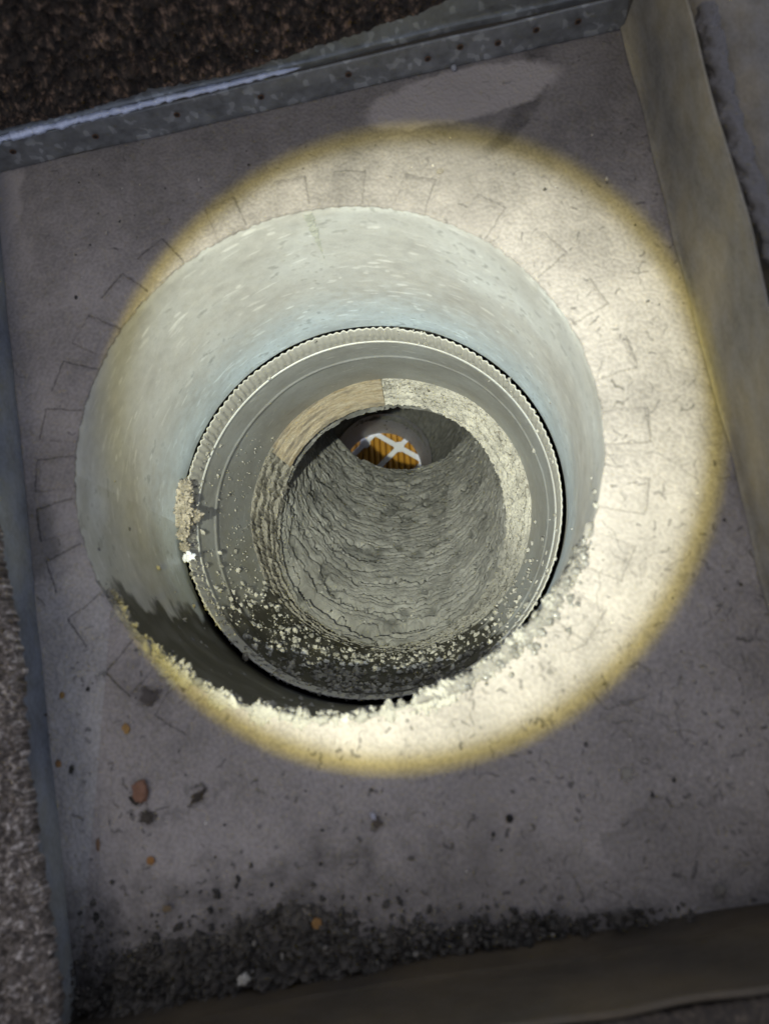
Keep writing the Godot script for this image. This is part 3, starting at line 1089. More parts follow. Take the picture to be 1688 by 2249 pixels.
	var ringpt := func(ctr: Vector3, nrm: Vector3, a: float, r: float) -> Vector3:
		var e1 := (Vector3(1, 0, 0) - nrm * nrm.x).normalized()
		var e2 := e1.cross(nrm).normalized()
		return ctr + e1 * (cos(a) * r) + e2 * (sin(a) * r)
	var chips := noise(44, 2.6, 3)
	var crack := func(w: float, half: float) -> float:
		var f := (w - roundf(w)) / half
		return exp(-f * f)
	var relief := func(a: float, s: float) -> float:
		var c := Vector2(cos(a), sin(a))
		var warp := n1.get_noise_3d(c.x * 0.9, s * 4.0, c.y * 0.9)
		var jag := n2.get_noise_3d(c.x * 0.8, s * 3.0, c.y * 0.8)
		var tear := n3.get_noise_3d(c.x * 0.7, s * 4.0, c.y * 0.7)
		var left := clampf(-c.x * 1.3 + 0.1, 0.0, 1.0)
		var near := clampf(c.y + 0.3, 0.0, 1.0)
		var w := s * 46.0 + 0.75 * warp + 0.26 * jag + 0.13 * tear
		var w2 := s * 185.0 + 1.9 * warp + 0.42 * jag + 0.26 * tear
		var on1 := clampf(0.55 + 1.5 * n1.get_noise_3d(c.x * 0.8 + 7.0, roundf(w) * 3.7, c.y * 0.8) + 0.5 * left, 0.0, 1.0)
		var on2 := clampf(0.12 + 1.8 * n1.get_noise_3d(c.x * 1.0 + 17.0, roundf(w2) * 3.7, c.y * 1.0), 0.0, 1.0)
		var h: float = lerpf(0.0017, 0.0032, left) * lay.call(w) + 0.0007 * lay.call(w2)
		h -= lerpf(0.0070, 0.0105, left) * on1 * crack.call(w - 0.02, lerpf(0.065, 0.10, left))
		h -= 0.0040 * on2 * crack.call(w2, 0.17)
		# a deep gap where the crust has come away below the lip
		var gap := smoothstep(-0.25, 0.25, -0.80 * c.x + 0.62 * c.y - 0.30 + 0.25 * jag)
		var gs := (s - 0.020 - 0.007 * warp - 0.006 * jag - 0.003 * tear) / (0.0022 + 0.002 * gap)
		h -= 0.014 * gap * exp(-gs * gs)
		for g2 in [[0.048, 0.006, 0.0017], [0.292, 0.007, 0.0016], [0.318, 0.010, 0.0020]]:
			var gz: float = (s - g2[0] - 0.008 * warp - 0.005 * jag - 0.003 * tear) / g2[2]
			var where := gap if g2[0] < 0.1 else smoothstep(-0.55, 0.1, c.y - 0.3 * c.x) * clampf(0.6 + 1.2 * jag, 0.0, 1.0)
			h -= g2[1] * where * exp(-gz * gz)
		h += 0.0020 * n1.get_noise_3d(c.x * 3.4, s * 30.0, c.y * 3.4) + 0.0009 * n2.get_noise_3d(c.x * 0.7, s * 14.0, c.y * 0.7) + 0.00045 * n3.get_noise_3d(c.x * 1.2, s * 12.0, c.y * 1.2) * (0.4 + near)
		# a torn scab on the near-left wall
		var tx := (a - 1.95) * 0.110 + 0.006 * jag
		var ty := s - 0.135 + 0.005 * warp + 0.006 * tear
		h -= 0.0030 * smoothstep(1.0, 0.75, Vector2(tx / 0.026, ty / 0.017).length()) * (1.0 + 1.2 * jag)
		h -= 0.005 * exp(-pow((ty + 0.012 + 0.15 * tx) / 0.0011, 2.0)) * smoothstep(0.06, 0.03, absf(tx - 0.02))
		h -= 0.0024 * clampf((chips.get_noise_3d(c.x * 1.3, s * 10.0, c.y * 1.3) - 0.27) * 12.0, 0.0, 1.0)
		return h
	var bore := grid(500, 440, func(u: float, v: float) -> Vector3:
		var a := fmod(u, 1.0) * TAU
		var ctr := S0.lerp(S1, v)
		var nrm := nA.lerp(nB, v).normalized()
		var r := lerpf(mouth.call(a) + 0.0012, 0.1125, smoothstep(0.0, 0.35, v))
		var L := v * 0.36
		r -= relief.call(a, L) * smoothstep(-0.02, 0.04, v)
		var bp: Vector3 = ringpt.call(ctr, nrm, a, r)
		bp.y -= plunge.call(-a) * smoothstep(0.22, 0.0, v)
		return bp, Vector2(4, 2.2), func(u: float, v: float, _p: Vector3) -> Color:
			var a := fmod(u, 1.0) * TAU
			var c := Vector2(cos(a), sin(a))
			var s := v * 0.36
			var k := 0.8 * n1.get_noise_3d(c.x * 1.5, s * 7.0, c.y * 1.5) + 0.6 * n2.get_noise_3d(c.x * 1.5, s * 14.0, c.y * 1.5)
			var base := Color(0.160, 0.158, 0.153)
			var ch := clampf((chips.get_noise_3d(c.x * 1.3, s * 10.0, c.y * 1.3) - 0.27) * 12.0, 0.0, 1.0)
			var sx := (a - 1.95) * 0.110
			ch = maxf(ch, smoothstep(1.15, 0.7, Vector2(sx / 0.026, (s - 0.135) / 0.017).length() + 0.35 * k))
			base = base.lerp(Color(0.085, 0.085, 0.083), 0.8 * ch)
			if n3.get_noise_3d(c.x * 5.0, s * 40.0, c.y * 5.0) > 0.62:
				base = Color(0.34, 0.33, 0.32)
			return crust_color(base, 0.55, k))
	part("sooty_bore", bore, cm, t)
	var cw := []
	var cc := PackedColorArray()
	for k in 520:
		var v := pow(rng.randf(), 0.8)
		var a := deg_to_rad(rng.randfn(-90.0, 55.0))
		var nrm := nA.lerp(nB, v).normalized()
		var q: Vector3 = ringpt.call(S0.lerp(S1, v), nrm, a, lerpf(0.113, 0.1120, v) - 0.0008)
		cw.append(turned(q, Vector3(1.0, 0.6, 1.0) * (0.0004 + 0.0030 * pow(rng.randf(), 5.0))))
		var x := rng.randf_range(0.09, 0.20)
		cc.append(Color(x, x * 0.99, x * 0.96))
	scatter("soot_crumbs", lump(9, 10, 0.55), cw, cc, mat(Color.WHITE, 0.95), t)
	var bend := grid(320, 200, func(u: float, v: float) -> Vector3:
		var a := fmod(u, 1.0) * TAU
		var ctr := S1 + (S2 - S1) * (v * 1.07)
		var nrm := nB.lerp(nC, smoothstep(0.0, 0.5, v)).normalized()
		var r := lerpf(0.1125, 0.0925, v)
		var c := Vector2(cos(a), sin(a))
		var s := v * 0.36
		# drawn-out streaks down the wall
		r -= 0.0022 * n2.get_noise_3d(c.x * 2.2, s * 2.0, c.y * 2.2) + 0.0014 * n3.get_noise_3d(c.x * 1.6, s * 1.6, c.y * 1.6) + 0.001 * n1.get_noise_3d(c.x * 3.0, s * 20.0, c.y * 3.0)
		r += relief.call(a, 0.36 + s) * -0.25 * smoothstep(0.25, 0.0, v)
		return ringpt.call(ctr, nrm, a, r), Vector2(4, 2.2), func(u: float, v: float, _p: Vector3) -> Color:
			var a := fmod(u, 1.0) * TAU
			var c := Vector2(cos(a), sin(a))
			var k := 0.7 * n2.get_noise_3d(c.x * 2.0, v * 1.2, c.y * 2.0) + 0.5 * n1.get_noise_3d(c.x, v * 3.0, c.y)
			return crust_color(Color(0.22, 0.217, 0.21), 0.5, k))
	part("sooty_bend", bend, cm, t)

# --- the far end: bare sleeve and the grille ------------------------------
func outlet() -> void:
	var E0 := Vector3(-0.0865, -0.890, -0.262)
	var E1 := Vector3(-0.108, -1.055, -0.292)
	var t := thing("end_sleeve", "smooth blue-grey metal sleeve at the far end of the flue", "duct sleeve", Vector3.ZERO)
	var tx := duct_tex(400, 1024, 256, Color(0.44, 0.45, 0.52), 0, 0.8)
	var m := StandardMaterial3D.new()
	m.albedo_texture = tx[0]
	m.metallic = 0.2
	m.roughness = 0.55
	var n := noise(51, 8.0, 3)
	part("sleeve_wall", grid(200, 60, func(u: float, v: float) -> Vector3:
		var a := fmod(u, 1.0) * TAU
		var c := E0.lerp(E1, v)
		var r := lerpf(0.0915, 0.081, v) + 0.0006 * n.get_noise_3d(cos(a), v, sin(a))
		return Vector3(c.x + cos(a) * r, c.y, c.z + sin(a) * r), Vector2(1, 1)), m, t)
	var scab := lump(5, 8, 0.4)
	var sm := mat(Color(0.03, 0.03, 0.03), 0.9)
	for k in [[-84.0, 0.35], [-86.0, 0.55], [-83.0, 0.75], [-60.0, 0.3], [-56.0, 0.38]]:
		var a := deg_to_rad(k[0])
		var c := E0.lerp(E1, k[1])
		var r := lerpf(0.0905, 0.081, k[1]) - 0.0003
		var o := part("black_spot", scab, sm, t)
		o.position = Vector3(c.x + cos(a) * r, c.y, c.z + sin(a) * r)
		o.scale = Vector3(0.0017, 0.0017, 0.0010)

	# amber ribbed panel that closes the end
	var g := thing("ribbed_panel", "amber panel of rounded ribs closing the far end of the flue", "panel", Vector3(-0.105, -1.075, -0.295))
	var am := mat(Color(0.56, 0.33, 0.045), 0.3)
	var am2 := mat(Color(0.48, 0.24, 0.03), 0.3)
	var rib := grid(12, 24, func(u: float, v: float) -> Vector3:
		var a := u * PI
		return Vector3(-0.0058 * cos(a), 0.0050 * sin(a) + 0.00025 * sin(v * 37.0), lerpf(-0.12, 0.12, v)), Vector2.ONE, null, true)
	for k in 19:
		var o := part("rib", rib, am if k % 3 else am2, g)
		o.position = Vector3((k - 9) * 0.0124, 0.0004 * sin(k * 2.3), 0)
		o.rotation.z = 0.05 * sin(k * 4.1)
	var back := PlaneMesh.new()
	back.size = Vector2(0.25, 0.25)
	var bo := part("backing", back, mat(Color(0.03, 0.014, 0.006), 0.7), g)
	bo.position = Vector3(0, -0.0006, 0)
	g.rotation.y = deg_to_rad(3.0)
	g.position.y = -1.0685

	# white lattice in front of it
	var w := thing("white_lattice", "white crossed bars in front of the amber ribs", "grille", Vector3(-0.0729, -1.060, -0.3426))
	var wmat := mat(Color(0.82, 0.83, 0.90), 0.6)
	var u1 := Vector2(0.0657, 0.0415).normalized()
	var u2 := Vector2(-0.0286, 0.0284).normalized()
	for s in [[Vector2(0, 0), u1, 0.16], [Vector2(0, 0), u2, 0.15], [Vector2(-0.071, -0.012), u2, 0.16], [Vector2(-0.0755, 0.0655), u1, 0.15], [Vector2(0.052, 0.034), u2, 0.12]]:
		var b := part("bar", box(Vector3(s[2], 0.0028, 0.0108), 0.0008), wmat, w)
		var d: Vector2 = s[1]
		var off: Vector2 = s[0]
		b.transform = Transform3D(Basis(Vector3(d.x, 0, d.y), Vector3.UP, Vector3(-d.y, 0, d.x)), Vector3(off.x, 0.0003 * (w.get_child_count() % 3), off.y))
	var hub := CylinderMesh.new()
	hub.top_radius = 0.0115
	hub.bottom_radius = 0.0115
	hub.height = 0.0042
	hub.radial_segments = 8
	for p in [Vector2(0, 0), Vector2(0.052, 0.034), Vector2(-0.071, -0.012)]:
		var h := part("hub", hub, wmat, w)
		h.position = xz(p, 0.0002)
		h.rotation.y = 0.4

# --- dust, crumbs and grime -----------------------------------------------
func dirt() -> void:
	var cm := StandardMaterial3D.new()
	cm.roughness = 0.95
	var wet := StandardMaterial3D.new()
	wet.roughness = 0.22
	var cl := noise(71, 14.0, 3)
	var lumps := [lump(1, 12, 0.5), lump(2, 10, 0.6, 0.8), lump(3, 10, 0.5, 0.7)]
	var places := [[], [], []]
	var tints := [PackedColorArray(), PackedColorArray(), PackedColorArray()]
	var add := func(p: Vector3, s: float, c: Color) -> void:
		var k := rng.randi() % 3
		var q := Vector3(s * rng.randf_range(0.7, 1.3), s * rng.randf_range(0.6, 1.0), s * rng.randf_range(0.7, 1.3))
		places[k].append(turned(p, q))
		tints[k].append(c)
	var grey := func() -> Color:
		var x := rng.randf_range(0.14, 0.36)
		return Color(x * 1.0, x * 0.97, x * 0.91)
	# along the near rim of the collar
	for k in 8500:
		var deg := rng.randf_range(34.0, 147.0)
		var a := deg_to_rad(deg)
		var c := Vector2(cos(a), sin(a))
		var dens := clampf(0.55 + 1.5 * cl.get_noise_2d(c.x * 0.9, c.y * 0.9), 0.05, 1.0)
		if rng.randf() > dens:
			continue
		if rng.randf() < 0.012:      # now and then a bigger flake of caked dust
			add.call(Vector3(c.x * 0.1495, rng.randf_range(-0.006, 0.0), c.y * 0.1495), rng.randf_range(0.0018, 0.0040), grey.call())
		var inward := absf(rng.randfn(0.0, 0.0030)) * (0.4 + 1.2 * dens)
		var r := maxf(0.1535 - inward, 0.1465)
		var y := rng.randf_range(-0.0032, -0.0002) - inward * 0.5
		var s := 0.0003 + 0.0013 * pow(rng.randf(), 3.0)
		add.call(Vector3(c.x * r, y, c.y * r), s, grey.call())
	# stuck to the near wall of the collar
	for k in 700:
		var deg := rng.randfn(88.0, 34.0)
		var a := deg_to_rad(deg)
		var c := Vector2(cos(a), sin(a))
		var y := -0.14 * pow(rng.randf(), 0.9)
		if cl.get_noise_3d(c.x * 1.0, y * 6.0, c.y * 1.0) < 0.02:
			continue
		add.call(Vector3(c.x * 0.1496, y, c.y * 0.1496), 0.0004 + 0.0026 * pow(rng.randf(), 3.0), grey.call())
	# on the crimped edge of the pipe
	for k in 3600:
		var deg := rng.randf() * 360.0
		var a := deg_to_rad(deg)
		var c := Vector2(cos(a), sin(a))
		var w := clampf(0.35 + 0.75 * c.y - 0.35 * c.x, 0.06, 1.0) * clampf(0.5 + 1.9 * cl.get_noise_2d(c.x * 2.0, c.y * 2.0), 0.0, 1.0)
		if rng.randf() > w:
			continue
		var y := -0.1405 - absf(rng.randfn(0.0, 0.013))
		var ax := pipe_axis(y)
		var r := ax.y - 0.001 - (0.0006 if y < -0.15 else 0.0)
		add.call(Vector3(ax.x + c.x * r, y + 0.0003, ax.z + c.y * r), rng.randf_range(0.0004, 0.0017), grey.call())
	# lower pipe wall, thick on the near side
	for k in 5200:
		var deg := rng.randfn(95.0, 48.0)
		var a := deg_to_rad(deg)
		var c := Vector2(cos(a), sin(a))
		var y := rng.randf_range(-0.298, -0.17)
		var dens := cl.get_noise_3d(c.x * 1.3, y * 7.0, c.y * 1.3) + 0.35 * c.y - 0.15
		if dens < 0.15:
			continue
		var ax := pipe_axis(y)
		var r := ax.y - 0.0008
		add.call(Vector3(ax.x + c.x * r, y, ax.z + c.y * r), 0.0003 + 0.0030 * pow(rng.randf(), 5.0), grey.call())
	# scattered over the wall on the left
	for k in 900:
		var a := deg_to_rad(rng.randf_range(120.0, 215.0))
		var c := Vector2(cos(a), sin(a))
		var y := rng.randf_range(-0.3, -0.18)
		if cl.get_noise_3d(c.x * 2.0, y * 12.0, c.y * 2.0) < 0.05:
			continue
		var ax := pipe_axis(y)
		add.call(Vector3(ax.x + c.x * (ax.y - 0.0008), y, ax.z + c.y * (ax.y - 0.0008)), rng.randf_range(0.0002, 0.0009), grey.call())
	var root := thing("dust_crumbs", "crumbs of grey dust clinging along the near rim and pipe walls", "dust")
	root.set_meta("kind", "stuff")
	for k in 3:
		scatter("crumbs" if k == 0 else "crumbs_%03d" % k, lumps[k], places[k], tints[k], cm, root)

	# the caked edge that the crumbs break from
	var rc := StandardMaterial3D.new()
	rc.albedo_color = Color(0.30, 0.29, 0.27).linear_to_srgb()
	rc.roughness = 0.95
	bump(rc, M.grain, 0.7)
	rc.uv1_scale = Vector3(6, 0.4, 1)
	var ca := noise(74, 9.0, 4)
	var cb := noise(75, 30.0, 3)
	part("caked_edge", grid(900, 22, func(u: float, v: float) -> Vector3:
		var a := deg_to_rad(lerpf(26.0, 150.0, u))
		var c := Vector2(cos(a), sin(a))
		var b := v * PI * 1.25 - 0.15
		var ends := smoothstep(0.0, 0.12, u) * smoothstep(1.0, 0.9, u)
		var s := (0.0016 + 0.0044 * maxf(0.0, 0.25 + ca.get_noise_2d(c.x, c.y))) * ends
		s *= 1.0 + 0.6 * ca.get_noise_3d(c.x * 2.0, v * 0.4, c.y * 2.0) + 0.8 * cb.get_noise_3d(c.x * 1.6, v * 0.25, c.y * 1.6)
		var r := 0.1505 + cos(b) * s * 1.2
		return Vector3(c.x * r, -0.0012 + sin(b) * s * 0.55 - maxf(0.0, b - 2.0) * 0.0018, c.y * r), Vector2.ONE), rc, root)

	# wet grey grit heaped on the right of the near rim
	var gp := []
	var gc := PackedColorArray()
	for k in 260:
		var f := rng.randf()
		var a := deg_to_rad(lerpf(24.0, 62.0, f) + rng.randfn(0.0, 2.0))
		var c := Vector2(cos(a), sin(a))
		var width := 0.010 * sin(PI * clampf(f * 0.9 + 0.1, 0.0, 1.0)) + 0.003
		var r := 0.1505 + rng.randfn(-0.25, 0.5) * width
		var y := rng.randf() * 0.0018 if r > 0.1495 else -absf(rng.randf()) * 0.012
		if r < 0.1495:
			r = 0.1488
		gp.append(turned(Vector3(c.x * r, y, c.y * r), Vector3.ONE * (0.0004 + 0.0020 * pow(rng.randf(), 2.5))))
		var x := rng.randf_range(0.10, 0.22)
		gc.append(Color(x, x * 0.97, x * 0.94))
	var g := thing("wet_grit", "", "grit")
	var wm := mat(Color(0.21, 0.20, 0.19), 0.24)
	bump(wm, M.grain, 0.6)
	wm.uv1_scale = Vector3(2.2, 0.5, 1)
	var wc := cells(76, 130.0, FastNoiseLite.RETURN_DISTANCE2_SUB)
	part("grit_crust", grid(460, 60, func(u: float, v: float) -> Vector3:
		var a := deg_to_rad(lerpf(18.0, 72.0, u))
		var c := Vector2(cos(a), sin(a))
		var mid := pow(sin(PI * clampf(u * 1.04 - 0.02, 0.0, 1.0)), 0.5)
		var outer := (0.0045 + 0.007 * absf(ca.get_noise_2d(c.x * 3.0, c.y * 3.0)) + 0.002 * cb.get_noise_2d(c.x * 3.0, c.y * 3.0)) * mid
		var down := (0.012 + 0.018 * absf(ca.get_noise_2d(c.x * 2.0 + 5.0, c.y * 2.0)) + 0.006 * cb.get_noise_2d(c.x * 2.0, c.y * 2.0)) * mid
		var p := Vector3.ZERO
		var nr := Vector3.ZERO
		if v < 0.42:
			var r := 0.1495 + outer * (1.0 - v / 0.42)
			p = Vector3(c.x * r, 0.0, c.y * r)
			nr = Vector3.UP
		else:
			var d := (v - 0.42) / 0.58
			p = Vector3(c.x * 0.1490, -down * d, c.y * 0.1490)
			nr = Vector3(-c.x, 0.25 * (1.0 - d), -c.y)
		var edge := smoothstep(0.0, 0.10, v) * smoothstep(1.0, 0.86, v) * smoothstep(0.0, 0.04, u) * smoothstep(1.0, 0.96, u)
		var hgt := (0.0014 + 0.0016 * (1.0 + wc.get_noise_3dv(p)) * 0.6 + 0.0030 * maxf(-0.3, ca.get_noise_3dv(p * 6.0)) + 0.0010 * cb.get_noise_3dv(p * 8.0)) * edge - 0.0008 * (1.0 - edge)
		return p + nr * hgt, Vector2.ONE), wm, g)
	scatter("grit_grains", lumps[0], gp, gc, wet, g)
	tag(g, "heap of shiny grey grit on the right part of the near rim", "grit")

	# grime piled in the front corner
	var n := noise(72, 70.0, 4)
	var n2 := noise(73, 220.0, 3)
	var fd := (BR - BL).normalized()
	var inn := Vector2(fd.y, -fd.x)
	var gm := StandardMaterial3D.new()
	gm.vertex_color_use_as_albedo = true
	gm.roughness = 0.9
	bump(gm, M.grain, 0.8)
	gm.uv1_scale = Vector3(6, 1, 1)
	var pile := grid(420, 90, func(u: float, v: float) -> Vector3:
		var s := u * 0.30
		var width := (0.010 + 0.022 * smoothstep(0.0, 0.05, s) * smoothstep(0.24, 0.10, s) + 0.003 * sin(s * 60.0)) * (1.0 + 0.35 * n.get_noise_1d(s * 0.22) + 0.12 * n.get_noise_1d(s * 1.1))
		var d := v * width
		var hgt := (0.0060 * smoothstep(0.34, 0.1, s) + 0.002) * pow(1.0 - v, 0.7) * smoothstep(1.0, 0.85, v)
		var y := hgt * (0.6 + 0.9 * absf(n.get_noise_2d(s, d))) + (0.0060 * n.get_noise_2d(s + 3.0, d) + 0.0046 * n2.get_noise_2d(s, d)) * smoothstep(1.0, 0.8, v) - 0.0006 - 0.002 * smoothstep(0.9, 1.0, v)
		return xz(BL + fd * s + inn * (d - 0.001), y), Vector2.ONE, func(u: float, v: float, p: Vector3) -> Color:
			var k := n.get_noise_2d(p.x + 4.0, p.z) + 0.7 * n2.get_noise_2d(p.x, p.z + 2.0)
			var c := Color(0.075, 0.067, 0.057)
			return crust_color(c, 0.9, k))
	var po := part("grime_pile", pile, gm)
	po.set_meta("kind", "stuff")
	tag(po, "dark clumped grime piled against the foot of the front wall", "grime")
	var pp := []
	var pc := PackedColorArray()
	for k in 1700:
		var s := 0.24 * pow(rng.randf(), 1.2)
		var d := absf(rng.randfn(0.0, 0.017)) * smoothstep(0.34, 0.05, s)
		var p := BL + fd * s + inn * (0.002 + d)
		pp.append(turned(xz(p, 0.0004 + 0.007 * maxf(0.0, 1.0 - d / 0.03) * rng.randf()), Vector3(0.7 + rng.randf() * 0.6, 0.7, 0.7 + 0.5 * rng.randf()) * (0.0003 + 0.0016 * pow(rng.randf(), 4.0))))
		var x := rng.randf_range(0.025, 0.085) if rng.randf() < 0.9 else rng.randf_range(0.12, 0.2)
		pc.append(Color(x, x * 0.92, x * 0.8))
	var cl2 := scatter("grime_lumps", lumps[1], pp, pc, cm.duplicate())
	tag(cl2, "small loose lumps of dirt lying on and beside the grime along the front wall", "dirt")

	# specks strewn over the floor
	var sp := []
	var sc := PackedColorArray()
	for k in 420:
		var p := Vector2(rng.randf_range(-0.17, 0.23), rng.randf_range(-0.2, 0.27))
		if p.length() < 0.178 or p.x > 0.175 + 0.13 * (p.y + 0.25) or p.x < -0.165 + 0.2 * p.y or p.y > 0.25 - 0.19 * p.x:
			continue
		var small := rng.randf() < 0.85
		sp.append(turned(xz(p, 0.0004), Vector3.ONE * (rng.randf_range(0.0002, 0.0006) if small else rng.randf_range(0.0006, 0.0012))))
		var x := rng.randf_range(0.02, 0.08) if rng.randf() < 0.7 else rng.randf_range(0.35, 0.6)
		sc.append(Color(x, x * 0.94, x * 0.86))
	var so := scatter("floor_specks", lumps[2], sp, sc, cm.duplicate())
	tag(so, "fine dark and pale specks strewn over the dusty box floor", "specks")

# --- the single things lying about -----------------------------------------
func find(called: String, label: String, category: String, at: Vector3, size: Vector3, color: Color, seed_: int, rough := 0.8, turn := 0.0, jag := 0.5) -> MeshInstance3D:
	var m := mat(color if jag < 0.55 else Color(color.r + 0.03, color.g + 0.026, color.b + 0.022), rough)
	bump(m, M.grain, 0.3)
	var mesh_: ArrayMesh
	if jag < 0.55:
		mesh_ = lump(seed_, 22, jag, 1.0, 1.6)
	else:        # a crumbly clod: many grains stuck together
		var r := RandomNumberGenerator.new()
		r.seed = seed_
		var st := SurfaceTool.new()
		var grains := [lump(seed_, 12, 0.5), lump(seed_ + 50, 12, 0.5)]
		for k in 230:
			var a := r.randf() * TAU
			var q := absf(r.randfn(0.0, 0.48))
			var s := r.randf_range(0.04, 0.13) * clampf(1.25 - 0.7 * q, 0.35, 1.2)
			var ph := a
			var p := Vector3(cos(ph) * q * (0.75 + 0.25 * sin(2.0 * a + seed_)), maxf(0.0, 1.0 - q) * 0.9 * r.randf(), sin(ph) * q)
			var fl := s * size.x / size.y * 0.7
			st.append_from(grains[k % 2], 0, Transform3D(Basis.from_euler(Vector3(0, r.randf() * TAU, 0)).scaled_local(Vector3(s, minf(fl, 1.8), s * r.randf_range(0.7, 1.3))), p))
		mesh_ = st.commit()
	var o := part(called, mesh_, m)
	o.transform = Transform3D(Basis(Vector3.UP, turn).scaled_local(size), at)
	tag(o, label, category)
	return o

func finds() -> void:
	find("brown_pebble", "reddish brown pebble with dirt round it, lower left of the floor", "pebble", Vector3(-0.0947, 0.0022, 0.1859), Vector3(0.0040, 0.0030, 0.0054), Color(0.26, 0.135, 0.085), 301, 0.7, 0.3, 0.25)
	find("dirt_clod", "dark dirt clod just below the brown pebble", "clod", Vector3(-0.0900, 0.001, 0.1985), Vector3(0.0055, 0.0022, 0.0052), Color(0.10, 0.085, 0.07), 302, 0.9, 0.6, 0.8)
	find("dirt_clod", "black dirt crust wrapped round the foot of the brown pebble", "clod", Vector3(-0.0968, 0.0006, 0.1905), Vector3(0.0062, 0.0016, 0.0034), Color(0.05, 0.042, 0.038), 303, 0.9, -0.2, 0.7)
	find("dirt_clod", "long dark dirt clod right of the brown pebble", "clod", Vector3(-0.0640, 0.0008, 0.1880), Vector3(0.0085, 0.0020, 0.0026), Color(0.08, 0.066, 0.06), 304, 0.9, 0.75, 0.9)
	find("dirt_clod", "dark dirt clod near the left wall, above the brown pebble", "clod", Vector3(-0.1339, 0.001, 0.1759), Vector3(0.0024, 0.0018, 0.0030), Color(0.03, 0.03, 0.022), 305, 0.9, 0.2, 0.6)
	find("dirt_clod", "rough dark clod on the wall seam, middle of the left wall", "clod", Vector3(-0.1535, 0.0015, 0.1475), Vector3(0.0046, 0.0026, 0.0042), Color(0.07, 0.06, 0.05), 306, 0.9, 0.9, 0.9)
	find("dirt_clod", "dark matted clod left of the near rim, between rim and left wall", "clod", Vector3(-0.0940, 0.0008, 0.1385), Vector3(0.0090, 0.0018, 0.0062), Color(0.12, 0.105, 0.10), 307, 0.9, 0.9, 1.0)
	find("orange_flake", "round orange flake on the floor below the brown pebble", "flake", Vector3(-0.0872, 0.0007, 0.2191), Vector3(0.0022, 0.0006, 0.0019), Color(0.42, 0.21, 0.07), 311, 0.8, 0.0, 0.2)
	find("orange_flake", "narrow tan flake on the floor near the lower left wall", "flake", Vector3(-0.116, 0.0006, 0.2123), Vector3(0.0010, 0.0005, 0.0030), Color(0.28, 0.17, 0.10), 312, 0.8, 0.15, 0.4)
	find("orange_flake", "small orange flake above the brown pebble", "flake", Vector3(-0.1057, 0.0007, 0.1549), Vector3(0.0018, 0.0006, 0.0024), Color(0.42, 0.25, 0.09), 313, 0.8, 0.5, 0.4)
	find("orange_flake", "tiny orange flake beside the left wall, uppermost of the flakes", "flake", Vector3(-0.1436, 0.0007, 0.1379), Vector3(0.0013, 0.0005, 0.0015), Color(0.40, 0.24, 0.08), 314, 0.8, 0.1, 0.4)
	find("orange_flake", "orange flake touching the foot of the left wall", "flake", Vector3(-0.1420, 0.0007, 0.1731), Vector3(0.0015, 0.0006, 0.0018), Color(0.36, 0.20, 0.08), 315, 0.8, 0.8, 0.4)
	find("orange_flake", "orange flake in the middle of the grime along the front wall", "flake", Vector3(0.0, 0.0040, 0.2436), Vector3(0.0024, 0.0010, 0.0022), Color(0.33, 0.18, 0.06), 316, 0.8, 0.3, 0.4)
	find("orange_flake", "dull tan flake at the left edge of the grime", "flake", Vector3(-0.0761, 0.0028, 0.2402), Vector3(0.0022, 0.0008, 0.0015), Color(0.26, 0.19, 0.11), 317, 0.8, 0.3, 0.4)
	find("white_flake", "small bluish white flake on the floor below the bright disc", "flake", Vector3(0.0266, 0.0012, 0.1954), Vector3(0.0026, 0.0008, 0.0024), Color(0.66, 0.68, 0.80), 318, 0.6, 0.5, 0.8)
	find("dirt_clod", "brown dirt clod beside the small bluish white flake", "clod", Vector3(0.0285, 0.0006, 0.1985), Vector3(0.0042, 0.0012, 0.0030), Color(0.13, 0.105, 0.08), 319, 0.9, 0.5, 0.9)
	find("pale_chip", "pale stone chip lying in the dark at the foot of the front wall", "chip", Vector3(-0.0341, 0.0075, 0.2680), Vector3(0.0030, 0.0018, 0.0022), Color(0.60, 0.57, 0.50), 320, 0.6, 0.4, 0.4)
	find("black_bead", "single round black bead of dirt below right of the bright disc", "bead", Vector3(0.093, 0.0012, 0.195), Vector3(0.0017, 0.0015, 0.0019), Color(0.012, 0.011, 0.01), 321, 0.6, 0.0, 0.15)
	find("lint_knot", "curled knot of lint on the lit floor above the collar", "lint", Vector3(0.0654, 0.0006, -0.1674), Vector3(0.0036, 0.0009, 0.0022), Color(0.36, 0.32, 0.27), 322, 0.9, 0.4, 1.0)
	find("pale_lump", "pale lump of dirt in the right corner of the front wall", "lump", Vector3(0.1870, 0.0022, 0.2235), Vector3(0.0042, 0.0024, 0.0036), Color(0.30, 0.28, 0.25), 323, 0.8, 0.4, 0.8)
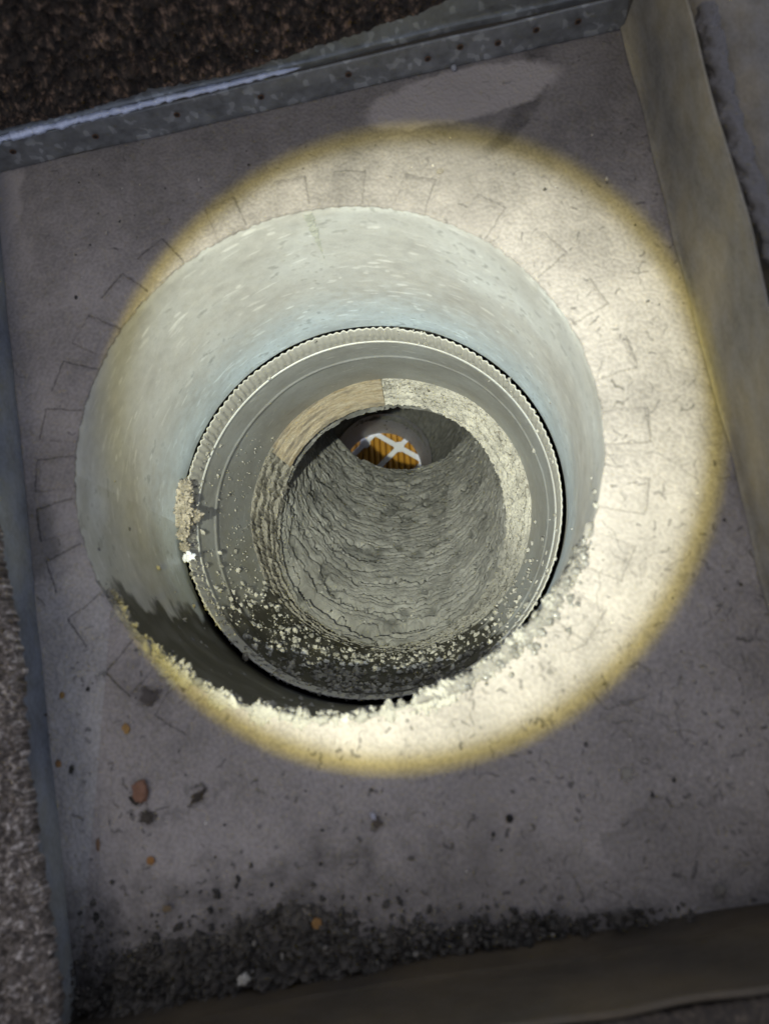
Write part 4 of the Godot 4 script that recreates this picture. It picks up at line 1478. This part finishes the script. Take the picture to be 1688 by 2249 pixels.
	find("chalky_lump", "chalky pale crust on the floor at lower right", "lump", Vector3(0.1494, 0.0005, 0.1739), Vector3(0.0052, 0.0010, 0.0034), Color(0.44, 0.42, 0.38), 324, 0.7, 0.5, 1.1)
	find("water_drop", "clear bead of water hanging at the foot of the far flange", "drop", Vector3(0.0755, 0.0022, -0.2388), Vector3(0.0017, 0.0020, 0.0017), Color(0.45, 0.46, 0.5), 325, 0.05, 0.0, 0.1)
	# big clump of lint on the crimped edge, with a white chip under it
	var ax := pipe_axis(-0.141)
	var cl := thing("lint_clump", "large tan clump of lint on the left of the crimped pipe end", "lint clump", Vector3(ax.x, -0.141, ax.z))
	var lm := mat(Color(0.40, 0.36, 0.31), 0.95)
	bump(lm, M.grain, 0.9)
	for s in [[187.0, 0.0, 0.0052, 331], [183.5, -0.001, 0.0066, 332], [179.5, -0.0006, 0.0072, 333], [176.0, -0.001, 0.0060, 334], [172.0, 0.0, 0.0044, 335], [168.0, 0.0, 0.0034, 336], [178.0, -0.006, 0.0042, 337]]:
		var a := deg_to_rad(s[0])
		var r: float = ax.y - 0.001 + (-0.008 if s[1] < -0.005 else 0.0005)
		var o := part("tuft", lump(s[3], 30, 0.6, 0.8, 2.0), lm, cl)
		o.position = Vector3(cos(a) * r, s[1] + 0.001, sin(a) * r)
		o.scale = Vector3.ONE * s[2]
	var a2 := deg_to_rad(164.5)
	find("white_chip", "white chip stuck on the crimped pipe end below the tan lint clump", "chip", Vector3(ax.x + cos(a2) * (ax.y - 0.002), -0.1400, ax.z + sin(a2) * (ax.y - 0.002)), Vector3(0.0042, 0.0018, 0.0040), Color(0.68, 0.70, 0.82), 341, 0.6, 0.2, 0.5)
	var a3 := deg_to_rad(128.0)
	find("lint_wisp", "pale wisp of lint caught on the crimped pipe end, lower left", "lint", Vector3(ax.x + cos(a3) * (ax.y - 0.001), -0.1395, ax.z + sin(a3) * (ax.y - 0.001)), Vector3(0.0042, 0.0030, 0.0046), Color(0.42, 0.39, 0.33), 342, 0.9, 0.2, 0.8)
